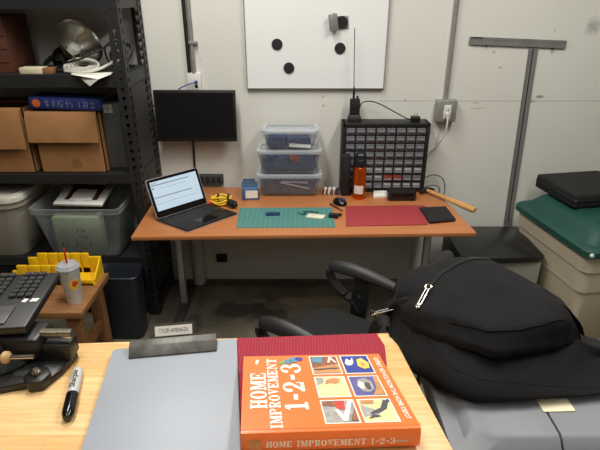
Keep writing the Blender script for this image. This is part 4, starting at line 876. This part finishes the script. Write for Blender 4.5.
# clipboard
cb = thing('clipboard', 'grey aluminium clipboard with steel clip lying on the workbench', 'clipboard', (-.24, .66, ZB))
q = [(-.321, .46), (-.080, .475), (-.1255, .806), (-.131, .811), (-.357, .778), (-.3625, .771)]
bm = nb(); prism(bm, q, ZB, ZB+.013, bev=.003); build('board', bm, 'aluminium', cb, True)
cmx = T(-.245, .782, ZB+.013) @ R('Z', 8)
bm = nb(); prism(bm, [(-.024, 0), (.012, 0), (.016, .012), (.006, .02), (-.008, .016), (-.025, .003)], -.082, .082, cmx @ Matrix(((0, 0, 1, 0), (1, 0, 0, 0), (0, 1, 0, 0), (0, 0, 0, 1))), bev=.001); build('clip_bar', bm, 'clip_steel', cb, True)
lm = cmx @ T(-.002, .012, .014) @ R('X', 62)
bm = nb(); prism(bm, rrect(.088, .030, .004, 3, 0, .013), 0, .003, lm); build('label_holder', bm, 'clip_steel', cb, True)
bm = nb(); prism(bm, rc(-.033, .005, .038, .024), .003, .0035, lm); build('label', bm, 'label_white', cb, True)
bm = nb(); textmesh(bm, 'TYLER AMENAZA', .008, lm @ T(.0025, .0145, .0038), .056); build('lettering', bm, 'ink', cb, True)

# woven red mat under the book
bm = nb(); prism(bm, [(-.112, .575), (.150, .575), (.168, .80), (.158, .838), (-.128, .822)], ZB, ZB+.004, bev=.001); tag(recentre(build('woven_mat', bm, 'red_weave')), 'dark red woven mat spread on the workbench under the book', 'mat')

# the book
bk = thing('book', 'thick orange hardcover home improvement book lying on red woven mat', 'book', (.03, .64, ZB+.004))
z0 = ZB+.0045
NL, NR, FR, FL = V((-.0885, .545, 1.1455)), V((.1825, .556, 1.1455)), V((.1455, .738, 1.133)), V((-.1035, .730, 1.133))
def bp_(u, v, h=0): 
    p = NL*(1-u)*(1-v)+NR*u*(1-v)+FR*u*v+FL*(1-u)*v
    return V((p.x, p.y, p.z+h))
def cover_slab(bm, ztop, zbot):
    pts = [bp_(u, v) for u, v in ((0, .02), (.0, 1), (1, 1), (1, .02))]
    loft(bm, [[V((p.x, p.y, ztop(p))) for p in pts], [V((p.x, p.y, zbot(p))) for p in pts]])
bm = nb(); cover_slab(bm, lambda p: p.z, lambda p: p.z-.0035); build('front_cover', bm, 'book_orange', bk, True)
bm = nb(); cover_slab(bm, lambda p: z0+.003, lambda p: z0); build('back_cover', bm, 'book_orange', bk, True)
# rounded spine
bm = nb(); rg = []
for u in [k/20 for k in range(21)]:
    top_ = bp_(u, .03); n_ = V((.011*-1*0, -1, 0)); zt, zb = top_.z, z0; prof = []
    for k in range(9):
        a = PI/2-PI*k/8; prof.append(V((bp_(u, 0).x, bp_(u, .03).y-.0115*abs(math.cos(a))**.5, (zt+zb)/2+(zt-zb)/2*math.sin(a))))
    prof += [V((bp_(u, 0).x, bp_(u, .03).y+.002, zb+.0005)), V((bp_(u, 0).x, bp_(u, .03).y+.002, zt-.0005))]
    rg.append(prof)
loft(bm, rg); build('spine', bm, 'book_orange', bk, True)
bm = nb(); pts = [bp_(u, v) for u, v in ((.012, .04), (.012, .985), (.985, .985), (.985, .04))]
loft(bm, [[V((p.x, p.y, p.z-.0036)) for p in pts], [V((p.x, p.y, z0+.0032)) for p in pts]]); build('pages', bm, 'page_cream', bk, True)
h = .0006
bm = nb()
fn = lambda x, y: bp_(-y, x, h)       # text runs from near to far; letter tops face left
slab(bm, 'HOME', fn, .26, .74, -.155, -.05)
slab(bm, 'IMPROVEMENT', fn, .02, .95, -.235, -.165)
slab(bm, '1-2-3', fn, .22, .87, -.40, -.26)
build('title_lettering', bm, 'print_white', bk, True)
bm = nb(); slab(bm, 'HOME IMPROVEMENT 1-2-3', lambda x, y: V((NL.x+(NR.x-NL.x)*x, bp_(x, .03).y-.0122, z0+(1.1455-z0)*y)), .14, .86, .34, .66); build('spine_lettering', bm, 'print_white', bk, True)
for x0_, x1_, y0_, y1_, nm in ((.232, .252, .018, .0205, 'imprint'), (.012, .030, .011, .029, 'spine_emblem')):
    bm = nb(); prism(bm, rc(x0_, y0_, x1_, y1_), 0, .0004, Matrix(((1, 0, 0, NL.x), (0, 0, -1, bp_(.9 if x0_ > .1 else .08, .03).y-.0118), (0, 1, 0, z0), (0, 0, 0, 1)))); build(nm, bm, 'tag_white' if nm == 'imprint' else 't_tan', bk, True)
def flat(bm, polys):
    for mi, pl in polys: bm.faces.new([bm.verts.new(p) for p in pl]).material_index = mi
# logo square, coloured splash near the 3
bm = nb(); flat(bm, [(0, [bp_(.085+.022*a, .86+.075*b_, h) for a, b_ in ((0, .3), (.5, 0), (1, .4), (1.2, .9), (.7, 1.1), (.2, .8))])]); build('logo', bm, 'print_white', bk, True)
bm = nb()
for k, (u, v, r_) in enumerate(((.32, .90, .022), (.365, .925, .026), (.275, .88, .016))): flat(bm, [(0 if k < 2 else 1, [bp_(u+r_*math.cos(a)*1.3, v+r_*1.8*math.sin(a), h*1.6) for a in [2*PI*j/9 for j in range(9)]])])
flat(bm, [(2, [bp_(.40+.03*math.cos(a), .935+.03*math.sin(a), h*2) for a in [2*PI*j/9 for j in range(9)]])])
build('cover_splash', bm, ['t_teal', 'cross_green', 't_blue'], bk, True)
# right edge slogan, reading from far to near
bm = nb(); e0, e1 = bp_(.955, .95), bp_(.955, .06); sx = (e1-e0).normalized(); up = V((0, 0, 1)); up = (up-sx*up.dot(sx)).normalized(); sy = up.cross(sx); c_ = (e0+e1)/2+up*.0008
textmesh(bm, 'EXPERT ADVICE FROM THE HOME DEPOT', .0075, Matrix(((sx.x, sy.x, up.x, c_.x), (sx.y, sy.y, up.y, c_.y), (sx.z, sy.z, up.z, c_.z), (0, 0, 0, 1))), (e1-e0).length*.95, off=.015); build('slogan_lettering', bm, 'print_white', bk, True)
# six photos on the cover
PH = {
 (0, 2): ('t_brown', [('t_tan', [(0, 0), (1, 0), (1, .55), (0, .3)]), ('t_teal', [(.05, .95), (.05, .65), (.4, .6), (.5, .95)]), ('print_white', [(.6, .6), (.75, 1), (.95, .6), (.87, .6), (.76, .82), (.68, .6)]), ('t_dark', [(.05, .18), (.95, .25), (.95, .3), (.05, .24)])]),
 (1, 2): ('t_blue', [('print_white', [(.06, .55), (.18, .85), (.3, .7), (.42, .9), (.4, .6), (.3, .45), (.14, .42)]), ('t_yellow', [(.5, .35), (.55, .75), (.75, .85), (.95, .55), (.9, .25), (.7, .2)]), ('t_tan', [(.62, .4), (.68, .6), (.8, .5), (.76, .36)])]),
 (0, 1): ('t_cream', [('t_tan', [(.3, .62), (.35, .85), (.62, .95), (.85, .9), (.8, .7), (.6, .6), (.5, .68)]), ('t_grey', [(.02, .6), (.02, .97), (.3, .97), (.24, .7)])]),
 (1, 1): ('t_violet', [('t_tan', [(.6, 0), (1, 0), (1, .97), (.85, .97), (.8, .4)]), ('t_grey', [(.15, .5), (.25, .8), (.5, .92), (.72, .7), (.7, .3), (.5, .15), (.3, .2)]), ('t_dark', [(.42, .5), (.5, .68), (.62, .6), (.62, .3), (.5, .25)]), ('print_white', [(.2, .5), (.28, .72), (.42, .62), (.4, .35), (.28, .3)])]),
 (0, 0): ('t_grey', [('t_brown', [(0, .75), (0, .97), (.45, .97), (.4, .7)]), ('t_red', [(.42, .6), (.4, .97), (.72, .97), (.68, .55)]), ('print_white', [(.35, .52), (.44, .6), (.58, .3), (.85, .95), (.98, .95), (.65, .03), (.52, .03)]), ('t_brown', [(.75, .05), (.97, .6), (.97, .03)])]),
 (1, 0): ('t_cream', [('t_grey', [(0, .2), (0, .75), (.4, .55), (.5, .3)]), ('t_tan', [(.05, .78), (.05, .97), (.5, .97), (.45, .8)]), ('t_dark', [(.2, .3), (.3, .42), (.62, .6), (.8, .97), (.95, .9), (.8, .55), (.5, .35)]), ('t_dark', [(.1, .1), (.3, .3), (.55, .2), (.3, .16)]), ('t_blue', [(.9, .85), (.9, .97), (.99, .97), (.99, .85)])])}
for (ci, ri), (bg, shp) in PH.items():
    u0 = .475+ci*.225; v0 = .055+ri*.318; du, dv = .205, .285
    mats = ['print_white', bg]+[s[0] for s in shp]
    bm = nb(); flat(bm, [(0, [bp_(u0+du*a, v0+dv*b_, h) for a, b_ in ((0, 0), (1, 0), (1, 1), (0, 1))])])
    iu, iv, idu, idv = u0+.008, v0+.012, du-.016, dv-.024
    flat(bm, [(1, [bp_(iu+idu*a, iv+idv*b_, h*1.7) for a, b_ in ((0, 0), (1, 0), (1, 1), (0, 1))])])
    for k, (mk_, pl) in enumerate(shp): flat(bm, [(2+k, [bp_(iu+idu*a, iv+idv*b_, h*(2.3+.5*k)) for a, b_ in pl])])
    build('cover_photo', bm, mats, bk, True)

# ------------------------------------------------------------------ grey tote beside the bench
gt = thing('storage_tote', 'large grey tote with folding lid beside the workbench, under the backpack', 'storage tote', (.6, .78, 0), 0)
GX0, GX1, GY0, GY1 = .262, .97, .575, .905
def gring(z, a, r=.045): return [(x, y, z) for x, y in rrect(GX1-GX0-2*a, GY1-GY0-2*a, r, 5, (GX0+GX1)/2, (GY0+GY1)/2)]
bm = nb(); loft(bm, [gring(0, .06), gring(.02, .05), gring(.95, .018), gring(.96, .006), gring(1.02, .006)]); build('tub', bm, 'tote_grey', gt, True)  # tub drawn down to the floor as an added support for the lid
XS = .441
for side in (0, 1):
    bm = nb()
    rgs = []
    for z, a, r in ((1.021, .002, .03), (1.021, -.004, .03), (1.034, -.004, .03), (1.038, .004, .03), (1.04, .022, .035), (1.056, .036, .04), (1.06, .046, .04)):
        pts = gring(z, a, r); out = []
        for (x, y, zz) in pts:
            lim = XS-.0022 if side == 0 else XS+.0022
            out.append((min(x, lim) if side == 0 else max(x, lim), y, zz))
        rgs.append(out)
    loft(bm, rgs); bmesh.ops.remove_doubles(bm, verts=bm.verts, dist=1e-5); build('lid_flap', bm, 'tote_grey', gt, True)
bm = nb(); box(bm, (.463, .683, 1.0612), (.058, .03, .0012), R('Z', 2)); tag(recentre(build('paper_slip', bm, 'cream')), 'cream paper slip on grey tote lid at the backpack edge', 'paper')

# ------------------------------------------------------------------ backpack
bp = thing('backpack', 'black backpack slumped on the grey tote lid', 'backpack', (.42, .87, 1.061))
def cr(ctrl, n):
    """closed smooth ring of n points through control points"""
    k = 8; P = smooth_pts(ctrl, k, True); L = len(P); out = []
    for i in range(n):
        f = i*L/n; a = int(f); t = f-a; out.append(P[a % L].lerp(P[(a+1) % L], t))
    return out
def section_interp(S, x):
    for a, b_ in zip(S, S[1:]):
        if a[0] <= x <= b_[0]:
            t = (x-a[0])/(b_[0]-a[0]); t = t*t*(3-2*t)*.5+t*.5
            return [u+(v-u)*t for u, v in zip(a, b_)]
    return S[-1] if x > S[-1][0] else S[0]
def fold(p, amp, seed):
    return amp*(noise.noise(V((p.x*7+seed, p.y*16, p.z*14)))+.6*noise.noise(V((p.x*22+p.y*14+seed, p.y*30-p.x*8, p.z*20))))
zb = 1.0615
S1 = [(.182, .845, .91, 1.09, 1.135), (.195, .80, .95, 1.075, 1.158), (.225, .752, .98, zb, 1.172), (.27, .705, 1.0, zb, 1.172), (.32, .682, 1.0, zb, 1.165), (.38, .686, .995, zb, 1.155), (.44, .687, .97, zb, 1.145), (.49, .69, .94, zb, 1.135), (.53, .695, .89, zb, 1.128), (.57, .70, .86, zb, 1.12), (.62, .705, .84, zb, 1.112), (.67, .73, .83, zb, 1.10), (.70, .76, .81, zb+.01, 1.09)]
bm = nb(); rings = []; NS = 46; NP = 44
for i in range(NS+1):
    x = .182+(.70-.182)*i/NS; _, yn, yf, z0_, z1_ = section_interp(S1, x); hh = z1_-z0_
    c = [(x, yn+.03, z0_), (x, yn-.004, z0_+.012), (x, yn+.006, z0_+hh*.30), (x, yn+.06, z0_+hh*.62), (x, yn+.15*(yf-yn)/.34, z0_+hh*.9), (x, (yn+yf)/2, z1_), (x, yf-.05, z0_+hh*.82), (x, yf+.004, z0_+hh*.35), (x, yf-.03, z0_), (x, (yn+yf)/2, z0_)]
    r = cr(c, NP); r = [V((p.x, p.y, max(p.z, z0_))) for p in r]
    cm_ = sum(r, V())/len(r)
    rr = []
    for p in r:
        if p.z > z0_+.006: p = p+(p-cm_).normalized()*fold(p, .011, 2.0)
        rr.append(V((p.x, p.y, max(p.z, z0_))))
    rings.append(rr)
loft(bm, rings); bmesh.ops.smooth_vert(bm, verts=bm.verts, factor=.3, use_axis_x=True, use_axis_y=True, use_axis_z=True)
for v in bm.verts:
    if v.co.x > .27: v.co.z = max(v.co.z, zb)
build('main_compartment', bm, 'pack_cloth', bp, True, ang=80)
# front pocket, a bulging box on top: (x, near bottom y, near seam y, far y, z bottom, z seam, z top, ridge y)
S2 = [(.205, .84, .845, .94, 1.13, 1.158, 1.182, .90), (.23, .805, .815, .965, 1.135, 1.168, 1.196, .912), (.27, .775, .788, .985, 1.14, 1.174, 1.207, .925), (.31, .75, .766, .995, 1.143, 1.176, 1.214, .93), (.35, .733, .752, .995, 1.14, 1.174, 1.218, .935), (.40, .737, .754, .985, 1.136, 1.175, 1.219, .93), (.44, .747, .763, .96, 1.132, 1.178, 1.214, .905), (.48, .76, .776, .925, 1.126, 1.180, 1.206, .865), (.515, .773, .788, .885, 1.12, 1.176, 1.192, .83), (.545, .787, .797, .845, 1.10, 1.148, 1.162, .815), (.558, .79, .80, .835, 1.09, 1.118, 1.126, .81)]
bm = nb(); rings = []; NS = 54; NP = 48; seam = []
for i in range(NS+1):
    x = .205+(.556-.205)*i/NS; _, yb, ys, yf, z0_, zs, zt, yr = section_interp(S2, x)
    c = [(x, yb+.01, z0_-.012), (x, yb-.002, z0_+.004), (x, (yb+ys)/2-.002, (z0_+zs)/2), (x, ys-.001, zs-.004), (x, ys+.012, zs+.006), (x, ys+(yr-ys)*.45, zs+(zt-zs)*.62), (x, yr-.02, zt-.002), (x, yr+.02, zt-.004), (x, yf-.02, (zt+z0_)/2), (x, yf, z0_-.01), (x, (yb+yf)/2, z0_-.015)]
    r = cr(c, NP); cm_ = sum(r, V())/len(r)
    rings.append([p+(p-cm_).normalized()*fold(p, .009, 9.0) for p in r])
    seam.append(V((x, ys+.001, zs-.001)))
loft(bm, rings); bmesh.ops.smooth_vert(bm, verts=bm.verts, factor=.3, use_axis_x=True, use_axis_y=True, use_axis_z=True)
build('front_pocket', bm, 'pack_cloth', bp, True, ang=80)
from mathutils.bvhtree import BVHTree
def surf(objs):
    vs_, fs_ = [], []
    for o in objs:
        k = len(vs_); mw = rootm(o)
        vs_ += [mw @ v.co for v in o.data.vertices]; fs_ += [[k+i for i in p.vertices] for p in o.data.polygons]
    return BVHTree.FromPolygons(vs_, fs_)
tree = surf([o for o in bp.children])
def drop(x, y, off=.002):
    hit = tree.ray_cast(V((x, y, 1.6)), V((0, 0, -1))); return V((x, y, (hit[0].z if hit[0] else zb)+off))
def snap(p, off=.001):
    q_, nn_, _, _ = tree.find_nearest(p); return q_+nn_*off
bm = nb(); tube(bm, [snap(p, .0008) for p in seam[12:46]], .0013, 7); build('pocket_seam', bm, 'pack_cloth', bp, True)
bm = nb(); tube(bm, [snap(p, .0006) for p in smooth_pts([(.235, .78, 1.14), (.28, .71, 1.13), (.34, .69, 1.12), (.45, .69, 1.112), (.56, .70, 1.105), (.66, .72, 1.095)], 8)], .0013, 7); build('body_seam', bm, 'pack_cloth', bp, True)
# zips
zl = [drop(x, y, .001) for x, y in smooth_pts([(.205, .80, 0), (.222, .80, 0), (.25, .845, 0), (.29, .90, 0), (.35, .935, 0), (.42, .945, 0)], 8) for _ in [0]] if False else [drop(p.x, p.y, .001) for p in smooth_pts([(.212, .80, 0), (.228, .825, 0), (.262, .868, 0), (.30, .905, 0), (.36, .938, 0), (.42, .946, 0)], 8)]
bm = nb(); strap(bm, zl, .008, .002); build('zip', bm, 'pack_cloth_light', bp, True)
def zip_pull(a, b_):
    bm = nb(); a, b_ = V(a), V(b_); d = (b_-a).normalized(); s_ = d.cross(V((0, 0, 1))).normalized()*.0032
    tube(bm, [a+s_, a.lerp(b_, .75)+s_*1.0, b_+s_*.9], .0016, 6); tube(bm, [a-s_, a.lerp(b_, .75)-s_, b_-s_*.9], .0016, 6)
    tube(bm, [b_+d*.004+(s_.normalized()*math.cos(u)+d*math.sin(u))*.0058 for u in [2*PI*k/16 for k in range(16)]], .0018, 6, True)
    tube(bm, [a-s_, a, a+s_], .0022, 6); box(bm, a-d*.006, (.009, .009, .006), bev=.002)
    build('zip_pull', bm, 'chrome', bp, True, label='silver metal zip pull')
e0 = drop(.236, .832, .004); e1 = drop(.258, .862, .006)
zip_pull(e0, e1)
zip_pull((.158, .868, 1.133), (.197, .872, 1.142))
bm = nb(); b2(bm, .146, .156, .864, .872, 1.127, 1.139, bev=.002); strap(bm, smooth_pts([(.148, .868, 1.132), (.15, .885, 1.12), (.165, .90, 1.10), (.20, .90, 1.09)]), .012, .003); build('zip_tape', bm, 'black_matte', bp, True)
# carry loop and shoulder straps at the left end
bm = nb(); strap(bm, smooth_pts([(.212, .872, 1.160), (.207, .888, 1.176), (.215, .906, 1.188), (.230, .922, 1.189), (.246, .935, 1.182)]), .018, .005, (.3, -.6, 1)); build('carry_loop', bm, 'pack_cloth_light', bp, True)
bm = nb(); strap(bm, smooth_pts([(.262, .955, 1.15), (.243, .95, 1.162), (.226, .938, 1.15), (.215, .925, 1.12), (.210, .915, 1.09), (.215, .905, 1.068)]), .035, .01, (.0, -.5, 1)); build('shoulder_strap', bm, 'pack_cloth_light', bp, True)
bm = nb(); strap(bm, smooth_pts([(.21, .86, 1.10), (.18, .865, 1.115), (.165, .875, 1.10), (.158, .885, 1.06), (.16, .90, 1.0), (.158, .91, .93)]), .022, .004, (0, -.6, 1)); build('webbing_strap', bm, 'webbing', bp, True)

# ------------------------------------------------------------------ light
def area(name, loc, size, power, col=(1, .95, .86), rot=(0, 0, 0), sy=None):
    l = bpy.data.lights.new(name, 'AREA'); l.shape = 'RECTANGLE'; l.size = size; l.size_y = sy or size; l.energy = power; l.color = col
    o = bpy.data.objects.new(name, l); C.objects.link(o); o.location = loc; o.rotation_euler = [math.radians(a) for a in rot]; return o
LC = (1, .972, .91)
area('ceiling_lamp_desk', (-.5, 1.7, 2.96), .25, 38, LC, sy=1.2)
area('ceiling_lamp_room', (1.1, 1.25, 2.96), .25, 38, LC, sy=1.2)
area('ceiling_lamp_bench', (-.6, .1, 2.96), .25, 16.5, LC, sy=1.2)
area('ceiling_lamp_rear', (.6, -1.2, 2.96), .25, 12, LC, sy=1.2)
w = bpy.data.worlds.new('room_air'); bpy.context.scene.world = w; w.use_nodes = True
w.node_tree.nodes['Background'].inputs[0].default_value = (.9, .88, .82, 1); w.node_tree.nodes['Background'].inputs[1].default_value = .005

# ------------------------------------------------------------------ camera
cd = bpy.data.cameras.new('camera'); cd.sensor_fit = 'HORIZONTAL'; cd.sensor_width = 36; cd.lens = 500/600*36; cd.clip_start = .02
co = bpy.data.objects.new('camera', cd); C.objects.link(co); co.location = (0, 0, 1.74); co.rotation_euler = (math.radians(90-25), 0, 0)
s = bpy.context.scene; s.camera = co
s.view_settings.view_transform = 'Standard'; s.view_settings.look = 'None'; s.view_settings.gamma = 1; s.view_settings.exposure = 0; s.view_settings.use_curve_mapping = False
